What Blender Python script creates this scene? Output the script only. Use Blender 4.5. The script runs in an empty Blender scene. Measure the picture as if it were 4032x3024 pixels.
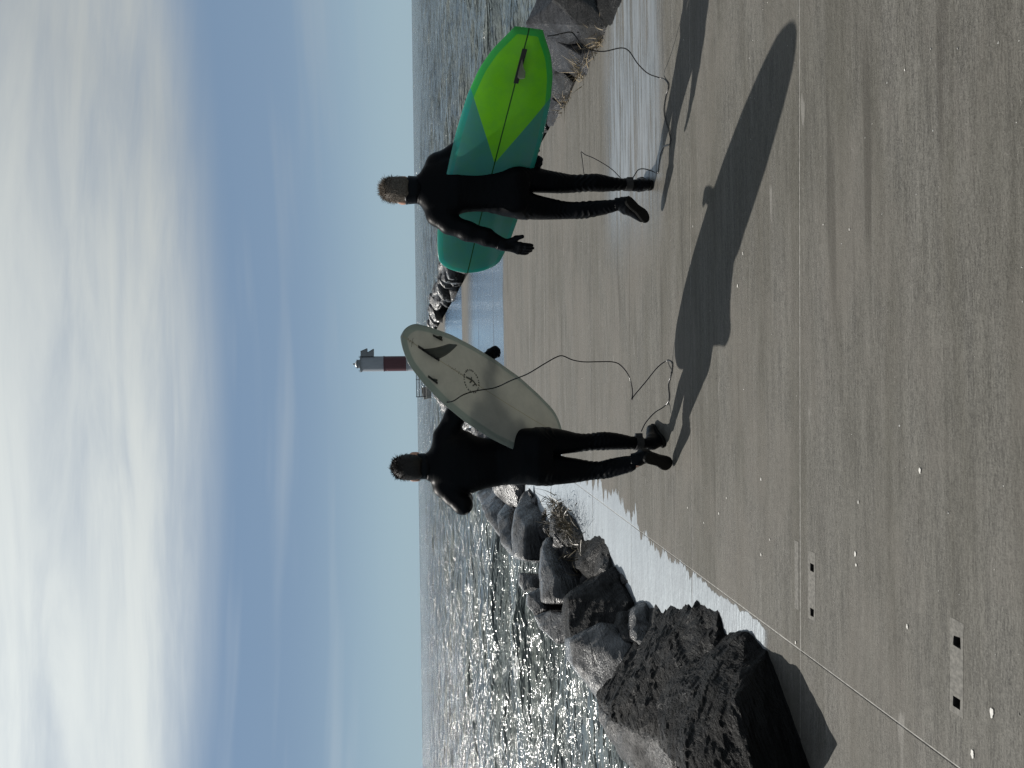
import bpy, bmesh, math, random
import numpy as np
import openvdb
from mathutils import Vector, Matrix, noise
random.seed(7)
rng = np.random.default_rng(7)
scene = bpy.context.scene
col = scene.collection
R = math.radians

# ------------------------------------------------------------------ camera
cam_d = bpy.data.cameras.new('camera')
cam = bpy.data.objects.new('camera', cam_d)
col.objects.link(cam)
cam_d.sensor_fit = 'HORIZONTAL'
cam_d.sensor_width = 36.0
cam_d.lens = 36.0 * 3028.0 / 4032.0
cam_d.clip_start = 0.05
cam_d.clip_end = 20000.0
PITCH, TILT = R(7.06), R(0.826)
fwd = Vector((0, math.cos(PITCH), -math.sin(PITCH)))
rgt = Vector((1, 0, 0))
upv = rgt.cross(fwd)
rgt2 = rgt * math.cos(TILT) - upv * math.sin(TILT)
upv2 = upv * math.cos(TILT) + rgt * math.sin(TILT)
# the phone was held on its side: picture right = down, picture up = right
X, Y, Z = -upv2, rgt2, -fwd
cam.matrix_world = Matrix(((X.x, Y.x, Z.x, 0), (X.y, Y.y, Z.y, 0), (X.z, Y.z, Z.z, 1.62), (0, 0, 0, 1)))
scene.camera = cam

# ------------------------------------------------------------------ sky and sun
SUN_AZ, SUN_EL = R(50.0), R(46.0)          # azimuth to the left of straight ahead (+Y)
SUN_DIR = Vector((-math.sin(SUN_AZ) * math.cos(SUN_EL), math.cos(SUN_AZ) * math.cos(SUN_EL), math.sin(SUN_EL)))
world = bpy.data.worlds.new('World')
scene.world = world
world.use_nodes = True
SKY_STRENGTH = 0.05
SUN_STRENGTH = 5.0
EXPOSURE = 0.345


class NT:
    """small helper to write node trees"""
    def __init__(self, tree):
        self.t = tree
        tree.nodes.clear()

    def n(self, kind, props=None, **inp):
        nd = self.t.nodes.new(kind)
        for k, v in (props or {}).items():
            setattr(nd, k, v)
        for k, v in inp.items():
            key = int(k[1:]) if k[0] == 'i' and k[1:].isdigit() else k.replace('_', ' ')
            self.set(nd.inputs[key], v)
        return nd

    def set(self, sock, v):
        if isinstance(v, bpy.types.NodeSocket):
            self.t.links.new(v, sock)
        elif isinstance(v, bpy.types.Node):
            self.t.links.new(v.outputs[0], sock)
        else:
            sock.default_value = v

    def m(self, op, a, b=0.0, c=0.0, clamp=False):
        nd = self.t.nodes.new('ShaderNodeMath')
        nd.operation = op
        nd.use_clamp = clamp
        for i, v in enumerate((a, b, c)):
            self.set(nd.inputs[i], v)
        return nd.outputs[0]

    def ramp(self, v, a, b, lo=0.0, hi=1.0, smooth=True):
        nd = self.t.nodes.new('ShaderNodeMapRange')
        nd.interpolation_type = 'SMOOTHSTEP' if smooth else 'LINEAR'
        for i, x in enumerate((v, a, b, lo, hi)):
            self.set(nd.inputs[i], x)
        return nd.outputs[0]

    def mix(self, f, a, b, mode='MIX'):
        nd = self.t.nodes.new('ShaderNodeMix')
        nd.data_type = 'RGBA'
        nd.blend_type = mode
        self.set(nd.inputs[0], f)
        self.set(nd.inputs[6], a)
        self.set(nd.inputs[7], b)
        return nd.outputs[2]

    def noise(self, vec, scale, detail=4.0, rough=0.55, dist=0.0):
        nd = self.n('ShaderNodeTexNoise', None, Vector=vec, Scale=scale, Detail=detail, Roughness=rough, Distortion=dist)
        return nd.outputs['Fac']

    def vmul(self, vec, s):
        nd = self.t.nodes.new('ShaderNodeVectorMath')
        nd.operation = 'MULTIPLY'
        self.set(nd.inputs[0], vec)
        nd.inputs[1].default_value = s
        return nd.outputs[0]

    def xyz(self, vec):
        nd = self.n('ShaderNodeSeparateXYZ', None, Vector=vec)
        return nd.outputs[0], nd.outputs[1], nd.outputs[2]

    def comb(self, x, y, z):
        return self.n('ShaderNodeCombineXYZ', None, X=x, Y=y, Z=z).outputs[0]


def col4(r, g, b):
    return (r, g, b, 1.0)


def build_world():
    w = NT(world.node_tree)
    sky = w.n('ShaderNodeTexSky', {'sky_type': 'NISHITA', 'sun_disc': False, 'sun_elevation': SUN_EL,
                                   'sun_rotation': -SUN_AZ, 'altitude': 0.0, 'air_density': 1.0,
                                   'dust_density': 0.35, 'ozone_density': 1.5})
    d = w.n('ShaderNodeTexCoord').outputs['Generated']
    x, y, z = w.xyz(d)
    zc = w.m('MAXIMUM', z, 0.0)
    # thin streaky cloud sheet high up: project the view direction on a flat layer
    den = w.m('ADD', zc, 0.10)
    px, py = w.m('DIVIDE', x, den), w.m('DIVIDE', y, den)
    p = w.comb(w.m('MULTIPLY', px, 0.30), py, 0.0)
    big = w.noise(p, 0.9, 5.0, 0.55, 0.2)
    fine = w.noise(w.comb(w.m('MULTIPLY', px, 0.30), w.m('MULTIPLY', py, 1.15), 3.0), 4.2, 7.0, 0.6, 0.35)
    edge = w.m('MULTIPLY', w.ramp(zc, 0.215, 0.30), w.ramp(zc, 0.5, 0.95, 1.0, 0.3))
    wisp = w.ramp(w.m('ADD', w.m('MULTIPLY', big, 0.55), w.m('MULTIPLY', fine, 0.45)), 0.34, 0.62)
    cloud = w.m('MULTIPLY', edge, w.m('ADD', 0.5, w.m('MULTIPLY', wisp, 0.48)), clamp=True)
    low = w.ramp(w.noise(w.comb(w.m('MULTIPLY', x, 0.6), 0.0, w.m('MULTIPLY', z, 9.0)), 2.4, 3.0, 0.5), 0.5, 0.72, 0.0, 0.22)
    cloud = w.m('MAXIMUM', cloud, w.m('MULTIPLY', low, w.ramp(zc, 0.02, 0.12)))
    # the sheet is brighter towards the sun
    sdir = w.n('ShaderNodeVectorMath', {'operation': 'DOT_PRODUCT'}, i0=d)
    sdir.inputs[1].default_value = tuple(SUN_DIR)
    glow = w.ramp(sdir.outputs['Value'], 0.45, 0.95, 0.82, 1.5, False)
    aur = w.m('POWER', w.m('MAXIMUM', sdir.outputs['Value'], 0.0), 34.0)
    glow = w.m('ADD', glow, w.m('MULTIPLY', aur, 3.0))
    ccol = w.n('ShaderNodeVectorMath', {'operation': 'SCALE'})
    ccol.inputs[0].default_value = CLOUD
    w.set(ccol.inputs['Scale'], glow)
    tint = w.mix(1.0, sky.outputs[0], col4(*SKY_TINT), 'MULTIPLY')
    hz = w.mix(w.ramp(zc, 0.0, 0.17), col4(*SKY_LOW), col4(*SKY_MID))
    tint = w.mix(w.ramp(zc, 0.16, 0.75, 0.9, 0.0, False), tint, hz)
    hs = w.n('ShaderNodeHueSaturation', None, Saturation=SKY_SAT, Color=tint)
    mixc = w.mix(cloud, hs.outputs[0], ccol.outputs[0])
    bg = w.n('ShaderNodeBackground', None, Color=mixc, Strength=SKY_STRENGTH)
    out = w.n('ShaderNodeOutputWorld', None, Surface=bg.outputs[0])


CLOUD = (9.2, 9.75, 9.65)
SKY_LOW = (5.4, 7.5, 8.8)
SKY_MID = (3.3, 4.95, 7.1)
SKY_TINT = (0.54, 0.69, 0.92)
SKY_SAT = 0.95
build_world()

sun_d = bpy.data.lights.new('sun', 'SUN')
sun_d.energy = SUN_STRENGTH
sun_d.angle = R(0.53)
sun_d.color = (1.0, 0.955, 0.89)
sun = bpy.data.objects.new('sun', sun_d)
col.objects.link(sun)
sun.rotation_mode = 'QUATERNION'
sun.rotation_quaternion = (-SUN_DIR).to_track_quat('-Z', 'Y')
sun.location = SUN_DIR * 50

vs = scene.view_settings
vs.view_transform = 'Standard'
vs.look = 'None'
vs.exposure = EXPOSURE
vs.gamma = 1.0
vs.use_curve_mapping = False
cy = scene.cycles
cy.max_bounces = 8
cy.diffuse_bounces = 4
cy.glossy_bounces = 4
cy.transmission_bounces = 6
cy.sample_clamp_indirect = 6.0
cy.use_denoising = True
cy.denoiser = 'OPENIMAGEDENOISE'
cy.denoising_input_passes = 'RGB_ALBEDO_NORMAL'
cy.denoising_prefilter = 'NONE'


# ------------------------------------------------------------------ object helpers
def tag(o, label=None, cat=None, group=None, kind=None):
    if label: o['label'] = label
    if cat: o['category'] = cat
    if group: o['group'] = group
    if kind: o['kind'] = kind
    return o


def empty(name, loc, label, cat, group=None):
    o = bpy.data.objects.new(name, None)
    o.empty_display_size = 0.1
    o.location = loc
    col.objects.link(o)
    return tag(o, label, cat, group)


def world_loc(o):
    v = Vector(o.location)
    while o.parent:
        o = o.parent
        v += Vector(o.location)
    return v


def mesh_obj(name, verts, faces, mat, parent=None, smooth=False, org=None):
    """verts are world coordinates; the object's own origin is its parent's, or org"""
    me = bpy.data.meshes.new(name)
    v = np.asarray(verts, float)
    base = Vector((0, 0, 0))
    if parent is not None: base = world_loc(parent)
    if org is not None: base = Vector(org)
    v = v - np.array(base)
    me.from_pydata(v.tolist(), [], [list(map(int, f)) for f in faces])
    me.update()
    if smooth:
        me.polygons.foreach_set('use_smooth', [True] * len(me.polygons))
    for m in (mat if isinstance(mat, (list, tuple)) else [mat]):
        me.materials.append(m)
    o = bpy.data.objects.new(name, me)
    col.objects.link(o)
    if parent is not None:
        o.parent = parent
        if org is not None: o.location = base - world_loc(parent)
    elif org is not None:
        o.location = base
    return o


def bm_obj(name, bm, mat, parent=None, smooth=False, org=None):
    bm.normal_update()
    bm.verts.index_update()
    v = [tuple(x.co) for x in bm.verts]
    f = [[x.index for x in fc.verts] for fc in bm.faces]
    bm.free()
    return mesh_obj(name, v, f, mat, parent, smooth, org)


def add_box(bm, c, s, rot=None, bevel=0.0):
    r = bmesh.ops.create_cube(bm, size=1.0)
    vs_ = r['verts']
    M = Matrix.Diagonal((s[0], s[1], s[2], 1))
    if rot is not None: M = rot.to_4x4() @ M
    M = Matrix.Translation(c) @ M
    bmesh.ops.transform(bm, matrix=M, verts=vs_)
    if bevel:
        es = list({e for v in vs_ for e in v.link_edges})
        bmesh.ops.bevel(bm, geom=es, offset=bevel, segments=2, affect='EDGES', profile=0.5)


def add_cyl(bm, p0, p1, r0, r1=None, seg=16):
    p0, p1 = Vector(p0), Vector(p1)
    r1 = r0 if r1 is None else r1
    d = p1 - p0
    q = d.to_track_quat('Z', 'Y').to_matrix().to_4x4()
    M = Matrix.Translation((p0 + p1) / 2) @ q
    bmesh.ops.create_cone(bm, cap_ends=True, segments=seg, radius1=r0, radius2=r1, depth=d.length, matrix=M)


def catmull(P, k=6):
    P = [np.array(p, float) for p in P]
    P = [2 * P[0] - P[1]] + P + [2 * P[-1] - P[-2]]
    out = []
    for i in range(1, len(P) - 2):
        a, b, c, d = P[i - 1:i + 3]
        for j in range(k):
            t = j / k
            out.append(0.5 * ((2 * b) + (c - a) * t + (2 * a - 5 * b + 4 * c - d) * t * t + (3 * b - a - 3 * c + d) * t ** 3))
    out.append(P[-2])
    return out


def tube(path, r, seg=8):
    """verts, faces of a tube along a polyline"""
    path = [Vector(p) for p in path]
    V, Fc = [], []
    t0 = (path[1] - path[0]).normalized()
    nrm = t0.orthogonal().normalized()
    for i, p in enumerate(path):
        a = path[max(i - 1, 0)]
        b = path[min(i + 1, len(path) - 1)]
        t = (b - a).normalized()
        nrm = (nrm - t * nrm.dot(t)).normalized()
        bn = t.cross(nrm)
        rr = r(i / (len(path) - 1)) if callable(r) else r
        for k in range(seg):
            an = 2 * math.pi * k / seg
            V.append(tuple(p + (nrm * math.cos(an) + bn * math.sin(an)) * rr))
    n = len(path)
    for i in range(n - 1):
        for k in range(seg):
            Fc.append((i * seg + k, i * seg + (k + 1) % seg, (i + 1) * seg + (k + 1) % seg, (i + 1) * seg + k))
    Fc.append(tuple(range(seg))[::-1])
    Fc.append(tuple((n - 1) * seg + k for k in range(seg)))
    return V, Fc


# ------------------------------------------------------------------ materials
def mat_new(name):
    m = bpy.data.materials.new(name)
    m.use_nodes = True
    return m, NT(m.node_tree)


def out_surf(w, shader):
    w.n('ShaderNodeOutputMaterial', None, Surface=shader)


def principled(w, **kw):
    return w.n('ShaderNodeBsdfPrincipled', None, **kw)


def bump(w, h, dist, strength=1.0, normal=None):
    nd = w.n('ShaderNodeBump', None, Height=h, Distance=dist, Strength=strength)
    if normal is not None: w.set(nd.inputs['Normal'], normal)
    return nd.outputs[0]


def simple_mat(name, rgb, rough=0.5, scale=60.0, var=0.25, bumpd=0.0, spec=0.5, metal=0.0):
    m, w = mat_new(name)
    p = w.n('ShaderNodeNewGeometry').outputs['Position']
    f = w.noise(p, scale, 4.0, 0.6)
    c = w.mix(w.ramp(f, 0.3, 0.7), col4(*[x * (1 - var) for x in rgb]), col4(*[min(1, x * (1 + var)) for x in rgb]))
    b = principled(w, Base_Color=c, Roughness=rough, Metallic=metal)
    b.inputs['Specular IOR Level'].default_value = spec
    if bumpd: w.set(b.inputs['Normal'], bump(w, f, bumpd))
    out_surf(w, b.outputs[0])
    return m


def concrete_mat(name='concrete', tone=(0.090, 0.0865, 0.0765), plain=False):
    m, w = mat_new(name)
    p = w.n('ShaderNodeNewGeometry').outputs['Position']
    x, y, z = w.xyz(p)
    # broom-finish streaks run across the walkway
    st1 = w.noise(w.vmul(p, (2.6, 30.0, 1.0)), 1.0, 6.0, 0.68)
    st2 = w.noise(w.vmul(p, (22.0, 150.0, 1.0)), 1.0, 4.0, 0.65)
    st3 = w.noise(w.vmul(p, (0.45, 5.0, 1.0)), 1.0, 4.0, 0.6)
    grain = w.noise(p, 150.0, 3.0, 0.75)
    grain2 = w.noise(w.vmul(p, (1.0, 2.6, 1.0)), 48.0, 5.0, 0.75)
    blot = w.noise(w.vmul(p, (0.8, 1.3, 1.0)), 0.8, 6.0, 0.68)
    f = w.m('ADD', w.m('MULTIPLY', st1, 0.24), w.m('MULTIPLY', st2, 0.24))
    f = w.m('ADD', f, w.m('MULTIPLY', grain, 0.26))
    f = w.m('ADD', f, w.m('MULTIPLY', grain2, 0.26))
    c = w.mix(w.ramp(f, 0.38, 0.62), col4(*[t * 0.42 for t in tone]), col4(*[t * 1.65 for t in tone]))
    c = w.mix(w.ramp(st3, 0.35, 0.7, 0.0, 0.55), c, col4(tone[0] * 0.62, tone[1] * 0.6, tone[2] * 0.52))
    c = w.mix(w.ramp(blot, 0.44, 0.62, 0.0, 0.55), c, col4(tone[0] * 1.25, tone[1] * 1.2, tone[2] * 1.18))
    # dark tyre-like smears across, and pale scuffs
    sm = w.ramp(w.noise(w.comb(w.m('MULTIPLY', x, 0.5), w.m('MULTIPLY', y, 9.0), 5.0), 1.0, 2.0, 0.5), 0.63, 0.74, 0.0, 0.6)
    c = w.mix(sm, c, col4(tone[0] * 0.45, tone[1] * 0.43, tone[2] * 0.4))
    sc = w.ramp(w.noise(w.comb(w.m('ADD', w.m('MULTIPLY', x, 2.0), y), w.m('MULTIPLY', y, 9.0), 9.0), 1.3, 2.0, 0.6), 0.7, 0.78, 0.0, 0.3)
    c = w.mix(sc, c, col4(0.3, 0.29, 0.27))
    speck = w.ramp(w.noise(p, 95.0, 2.0, 0.5), 0.73, 0.77, 0.0, 0.75)
    c = w.mix(speck, c, col4(0.025, 0.024, 0.022))
    # where the walkway is wet --------------------------------------------------
    jag = w.m('SUBTRACT', w.noise(w.comb(w.m('MULTIPLY', x, 0.8), w.m('MULTIPLY', y, 7.0), 2.0), 1.0, 4.0, 0.65), 0.5)
    xl = w.m('SUBTRACT', x, w.m('MULTIPLY', w.m('SUBTRACT', y, 3.0), 0.012))
    far_push = w.m('MULTIPLY', w.ramp(y, 4.9, 6.2), 0.20)
    left = w.m('SUBTRACT', w.m('SUBTRACT', w.m('ADD', -1.165, far_push), xl), w.m('MULTIPLY', jag, w.ramp(y, 3.6, 6.0, 0.10, 0.75)))
    left = w.m('MULTIPLY', w.ramp(left, 0.0, 0.012), w.ramp(y, 3.42, 3.5))
    jag2 = w.m('SUBTRACT', w.noise(w.comb(w.m('MULTIPLY', x, 0.35), w.m('MULTIPLY', y, 2.6), 7.0), 1.0, 4.0, 0.7), 0.5)
    fy = w.m('ADD', y, w.m('MULTIPLY', jag2, 2.0))
    farb = w.m('MULTIPLY', w.ramp(fy, 13.9, 14.3), w.ramp(fy, 20.5, 25.5, 1.0, 0.0))
    farb = w.m('MAXIMUM', farb, w.m('MULTIPLY', w.ramp(fy, 27.0, 27.6), w.ramp(fy, 40.0, 46.0, 1.0, 0.0)))
    # thin damp sheen on the right side, in streaks
    stw = w.noise(w.comb(w.m('MULTIPLY', x, 0.9), w.m('MULTIPLY', y, 16.0), 1.0), 1.0, 5.0, 0.7)
    rz = w.m('MULTIPLY', w.ramp(y, 4.75, 5.05), w.ramp(y, 6.0, 6.6, 1.0, 0.0))
    rz = w.m('MULTIPLY', rz, w.ramp(x, 0.75, 1.6))
    right = w.m('MULTIPLY', rz, w.ramp(stw, 0.30, 0.56))
    wet = w.m('MAXIMUM', left, farb)
    if plain:
        wet = w.m('MULTIPLY', wet, 0.0)
        right = w.m('MULTIPLY', right, 0.0)
    damp = w.m('MAXIMUM', wet, w.m('MULTIPLY', right, 1.0))
    dark = w.mix(1.0, c, col4(0.5, 0.5, 0.5), 'MULTIPLY')
    c2 = w.mix(wet, c, dark)
    h = w.m('ADD', w.m('MULTIPLY', st2, 0.45), w.m('ADD', w.m('MULTIPLY', grain, 0.35), w.m('MULTIPLY', grain2, 0.35)))
    nb = bump(w, h, 0.0075, 1.0)
    ripple = w.noise(w.vmul(p, (9.0, 60.0, 1.0)), 1.0, 4.0, 0.65)
    nw = bump(w, ripple, 0.006, 0.8)
    dry = principled(w, Base_Color=c2, Roughness=0.72, Normal=nb)
    dry.inputs['Specular IOR Level'].default_value = 0.25
    rough_w = w.m('ADD', w.m('MULTIPLY', left, 0.48), w.m('ADD', w.m('MULTIPLY', farb, 0.08), w.m('MULTIPLY', right, 0.42)))
    sheet = w.ramp(w.noise(w.vmul(p, (1.2, 14.0, 1.0)), 1.0, 5.0, 0.65), 0.3, 0.7, 0.62, 1.0)
    wcol = w.mix(sheet, col4(0.52, 0.57, 0.64), col4(0.84, 0.93, 1.0))
    water = w.n('ShaderNodeBsdfGlossy', None, Color=wcol, Roughness=w.m('MAXIMUM', rough_w, 0.08), Normal=nw)
    fres = w.n('ShaderNodeFresnel', None, IOR=1.34).outputs[0]
    film = w.m('MULTIPLY', damp, w.m('ADD', w.m('MULTIPLY', fres, w.m('SUBTRACT', 1.0, w.m('MULTIPLY', left, 0.1))), w.m('ADD', w.m('SUBTRACT', 0.17, w.m('MULTIPLY', left, 0.06)), w.m('MULTIPLY', farb, 0.12))), clamp=True)
    ms = w.n('ShaderNodeMixShader', None, Fac=film, i1=dry.outputs[0], i2=water.outputs[0])
    out_surf(w, ms.outputs[0])
    return m


def rock_mat(name, tone, wet=0.5, moss=0.0, strata=1.0):
    m, w = mat_new(name)
    tc = w.n('ShaderNodeTexCoord').outputs['Object']
    big = w.noise(tc, 2.2, 6.0, 0.62, 0.6)
    mid = w.noise(tc, 14.0, 6.0, 0.66)
    fine = w.noise(tc, 80.0, 4.0, 0.7)
    st = w.noise(w.vmul(tc, (1.4, 1.4, 9.0)), 1.6, 6.0, 0.66, 1.2)
    f = w.m('ADD', w.m('MULTIPLY', big, 0.35), w.m('ADD', w.m('MULTIPLY', mid, 0.3), w.m('ADD', w.m('MULTIPLY', st, 0.25), w.m('MULTIPLY', fine, 0.1))))
    c = w.mix(w.ramp(f, 0.36, 0.64), col4(*[t * 0.45 for t in tone]), col4(*[t * 1.5 for t in tone]))
    c = w.mix(w.ramp(mid, 0.62, 0.78, 0.0, 0.35), c, col4(tone[0] * 2.2, tone[1] * 2.1, tone[2] * 2.0))
    rust = w.ramp(w.noise(tc, 3.1, 4.0, 0.6), 0.62, 0.78, 0.0, 0.4)
    c = w.mix(rust, c, col4(tone[0] * 1.1, tone[1] * 0.85, tone[2] * 0.6))
    c = w.mix(w.ramp(st, 0.60, 0.70, 0.0, 0.5), c, col4(*[min(0.3, t * 3.2) for t in tone]))
    c = w.mix(w.ramp(st, 0.36, 0.30, 0.0, 0.6), c, col4(*[t * 0.3 for t in tone]))
    h = w.m('ADD', w.m('MULTIPLY', st, 0.75), w.m('ADD', w.m('MULTIPLY', mid, 0.3), w.m('MULTIPLY', fine, 0.12)))
    nb = bump(w, h, 0.07, 1.0)
    nb = bump(w, fine, 0.006, 0.8, nb)
    b = principled(w, Base_Color=c, Roughness=w.ramp(f, 0.3, 0.7, 0.5, 0.75), Normal=nb)
    b.inputs['Specular IOR Level'].default_value = 0.05 + 0.4 * min(1, wet)
    wetm = w.ramp(w.noise(tc, 2.6, 4.0, 0.6), 0.35, 0.6, 0.0, wet)
    w.set(b.inputs['Coat Weight'], wetm)
    b.inputs['Coat Roughness'].default_value = 0.24
    b.inputs['Coat IOR'].default_value = 1.5
    w.set(b.inputs['Coat Normal'], bump(w, w.m('ADD', w.m('MULTIPLY', mid, 0.6), w.m('MULTIPLY', st, 0.7)), 0.045, 0.8))
    out_surf(w, b.outputs[0])
    return m


def water_mat():
    m, w = mat_new('sea_water')
    p = w.n('ShaderNodeNewGeometry').outputs['Position']
    x, y, z = w.xyz(p)
    n1 = w.noise(w.vmul(p, (0.38, 1.0, 1.0)), 0.6, 4.0, 0.55, 0.3)
    n2 = w.noise(w.vmul(p, (0.45, 1.0, 1.0)), 2.2, 3.0, 0.55, 0.3)
    n3 = w.noise(w.vmul(p, (0.6, 1.0, 1.0)), 8.0, 2.0, 0.5)
    n0 = w.noise(w.vmul(p, (0.35, 1.0, 1.0)), 0.11, 3.0, 0.55, 0.3)
    far = w.ramp(y, 40.0, 160.0)
    nb = bump(w, w.m('MULTIPLY', n0, far), 9.0, 1.0)
    nb = bump(w, n1, 1.5, 1.0, nb)
    nb = bump(w, n2, 0.55, 1.0, nb)
    nb = bump(w, n3, 0.06, 1.0, nb)
    deep = w.mix(w.ramp(n1, 0.35, 0.7), col4(0.045, 0.058, 0.056), col4(0.095, 0.108, 0.096))
    foam_n = w.noise(w.vmul(p, (1.0, 1.6, 1.0)), 2.2, 6.0, 0.7, 0.8)
    att = w.n('ShaderNodeAttribute', {'attribute_name': 'foam'}).outputs['Fac']
    foam = w.ramp(w.m('ADD', w.m('MULTIPLY', att, 0.42), foam_n), 0.66, 0.86)
    b = principled(w, Base_Color=w.mix(foam, deep, col4(0.62, 0.64, 0.64)), Roughness=w.m('ADD', 0.16, w.m('MULTIPLY', foam, 0.5)), IOR=1.34, Normal=nb)
    b.inputs['Specular IOR Level'].default_value = 0.85
    out_surf(w, b.outputs[0])
    return m


def neoprene_mat(name='neoprene', base=(0.0022, 0.0026, 0.0034), rough=0.4, sc=700.0):
    m, w = mat_new(name)
    p = w.n('ShaderNodeNewGeometry').outputs['Position']
    a = w.noise(p, 9.0, 4.0, 0.6)
    fold = w.noise(w.vmul(p, (5.0, 5.0, 16.0)), 1.0, 4.0, 0.6, 0.8)
    weave = w.noise(p, sc, 2.0, 0.5)
    c = w.mix(a, col4(*[t * 0.7 for t in base]), col4(*[t * 1.3 for t in base]))
    nb = bump(w, fold, 0.005, 0.8)
    nb = bump(w, weave, 0.0006, 0.5, nb)
    b = principled(w, Base_Color=c, Roughness=rough, Normal=nb)
    b.inputs['Specular IOR Level'].default_value = 0.05
    out_surf(w, b.outputs[0])
    return m


def board_mat(name, kind):
    """glassed foam board: glossy skin over a core that lets some light through; object x runs tail to nose, y across"""
    m, w = mat_new(name)
    tc = w.n('ShaderNodeTexCoord').outputs['Object']
    x, y, z = w.xyz(tc)
    lap = w.n('ShaderNodeAttribute', {'attribute_name': 'lap'}).outputs['Fac']
    mott = w.noise(tc, 11.0, 4.0, 0.6)
    fine = w.noise(tc, 160.0, 3.0, 0.6)
    ya = w.m('ABSOLUTE', y)
    if kind == 'green':
        vee = w.m('SUBTRACT', GREEN_V0, w.m('MULTIPLY', ya, GREEN_VS))
        ing = w.ramp(w.m('SUBTRACT', vee, x), -0.004, 0.004)
        teal = col4(0.085, 0.34, 0.30)
        lime = col4(0.27, 0.74, 0.03)
        c = w.mix(ing, teal, lime)
        c = w.mix(w.ramp(lap, 0.80, 0.83), c, w.mix(0.85, c, w.mix(ing, col4(0.03, 0.40, 0.34), col4(0.02, 0.50, 0.12))))
        c = w.mix(w.ramp(mott, 0.35, 0.7, 0.0, 0.22), c, col4(0.10, 0.42, 0.12))
        strg = col4(0.02, 0.10, 0.02)
        sw = 0.0035
    else:
        c = w.mix(w.ramp(mott, 0.3, 0.7), col4(0.42, 0.42, 0.385), col4(0.48, 0.48, 0.435))
        c = w.mix(w.ramp(lap, 0.78, 0.82), c, col4(0.30, 0.34, 0.31))
        strg = col4(0.36, 0.34, 0.26)
        sw = 0.002
    c = w.mix(w.ramp(ya, sw, sw + 0.0012, 1.0, 0.0), c, strg)
    c = w.mix(w.ramp(fine, 0.3, 0.7, 0.0, 0.12), c, w.mix(1.0, c, col4(0.7, 0.7, 0.7), 'MULTIPLY'))
    dif = w.n('ShaderNodeBsdfDiffuse', None, Color=c)
    trl = w.n('ShaderNodeBsdfTranslucent', None, Color=c)
    core = w.n('ShaderNodeMixShader', None, Fac=0.5, i1=dif.outputs[0], i2=trl.outputs[0])
    gl = w.n('ShaderNodeBsdfGlossy', None, Color=col4(1, 1, 1), Roughness=0.16)
    fr = w.n('ShaderNodeFresnel', None, IOR=1.45).outputs[0]
    ms = w.n('ShaderNodeMixShader', None, Fac=w.m('MULTIPLY', fr, 0.8), i1=core.outputs[0], i2=gl.outputs[0])
    out_surf(w, ms.outputs[0])
    return m

MAT = {}
MAT['concrete'] = concrete_mat()
MAT['patch'] = simple_mat('mortar_patch', (0.094, 0.090, 0.079), 0.8, 60, 0.35, 0.002)
MAT['joint'] = simple_mat('joint_filler', (0.19, 0.185, 0.17), 0.7, 40, 0.3)
MAT['pocket'] = simple_mat('pocket_shade', (0.012, 0.011, 0.010), 0.9, 80, 0.3)  # pocket walls and floor coloured near black, shade of the holes painted in
MAT['stain'] = simple_mat('dried_white_stain', (0.46, 0.45, 0.42), 0.8, 90, 0.15)
MAT['rock_dark'] = rock_mat('dark_schist', (0.010, 0.0098, 0.0095), 0.35)
MAT['rock_black'] = rock_mat('near_black_schist', (0.0055, 0.0054, 0.0052), 0.16)
MAT['rock_grey'] = rock_mat('smooth_grey_stone', (0.017, 0.0185, 0.021), 1.0)
MAT['rock_wet'] = rock_mat('wet_bank_stone', (0.02, 0.02, 0.022), 1.0)
MAT['rock_blue'] = rock_mat('blue_grey_stone', (0.019, 0.020, 0.023), 0.3)
MAT['sea'] = water_mat()
MAT['weed'] = simple_mat('dead_weed', (0.20, 0.155, 0.09), 0.7, 60, 0.4)
MAT['weed_dark'] = simple_mat('dark_weed', (0.06, 0.045, 0.02), 0.5, 60, 0.5)
MAT['neoprene'] = neoprene_mat()
MAT['smoothskin'] = neoprene_mat('smooth_rubber', (0.004, 0.0045, 0.0055), 0.3)
MAT['sole'] = neoprene_mat('boot_sole', (0.008, 0.008, 0.0075), 0.6, 300)
MAT['skin'] = simple_mat('skin', (0.42, 0.235, 0.165), 0.5, 90, 0.12)
MAT['cord'] = simple_mat('leash_cord', (0.008, 0.008, 0.009), 0.25, 60, 0.2)
MAT['strap'] = simple_mat('leash_strap', (0.010, 0.010, 0.011), 0.55, 90, 0.3)
MAT['eye'] = simple_mat('eye', (0.6, 0.6, 0.58), 0.15, 20, 0.05)


def hair_mat(name, rgb, trans):
    m, w = mat_new(name)
    f = w.noise(w.n('ShaderNodeNewGeometry').outputs['Position'], 150.0, 2.0)
    c = w.mix(w.ramp(f, 0.3, 0.7), col4(*[t * 0.6 for t in rgb]), col4(*[min(1, t * 1.4) for t in rgb]))
    d = principled(w, Base_Color=c, Roughness=0.55)
    d.inputs['Specular IOR Level'].default_value = 0.25
    t = w.n('ShaderNodeBsdfTranslucent', None, Color=c)
    ms = w.n('ShaderNodeMixShader', None, Fac=trans, i1=d.outputs[0], i2=t.outputs[0])
    out_surf(w, ms.outputs[0])
    return m


MAT['hair_fair'] = hair_mat('fair_hair', (0.12, 0.10, 0.08), 0.35)
MAT['hair_dark'] = hair_mat('dark_hair', (0.008, 0.006, 0.0045), 0.15)
MAT['board_green'] = None

# ------------------------------------------------------------------ sea, bank, walkway
SEA_Z = -1.6
AX = 0.026                                  # the walkway drifts right by this much per metre


def axis_x(y):
    return 0.92 + AX * y


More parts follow.
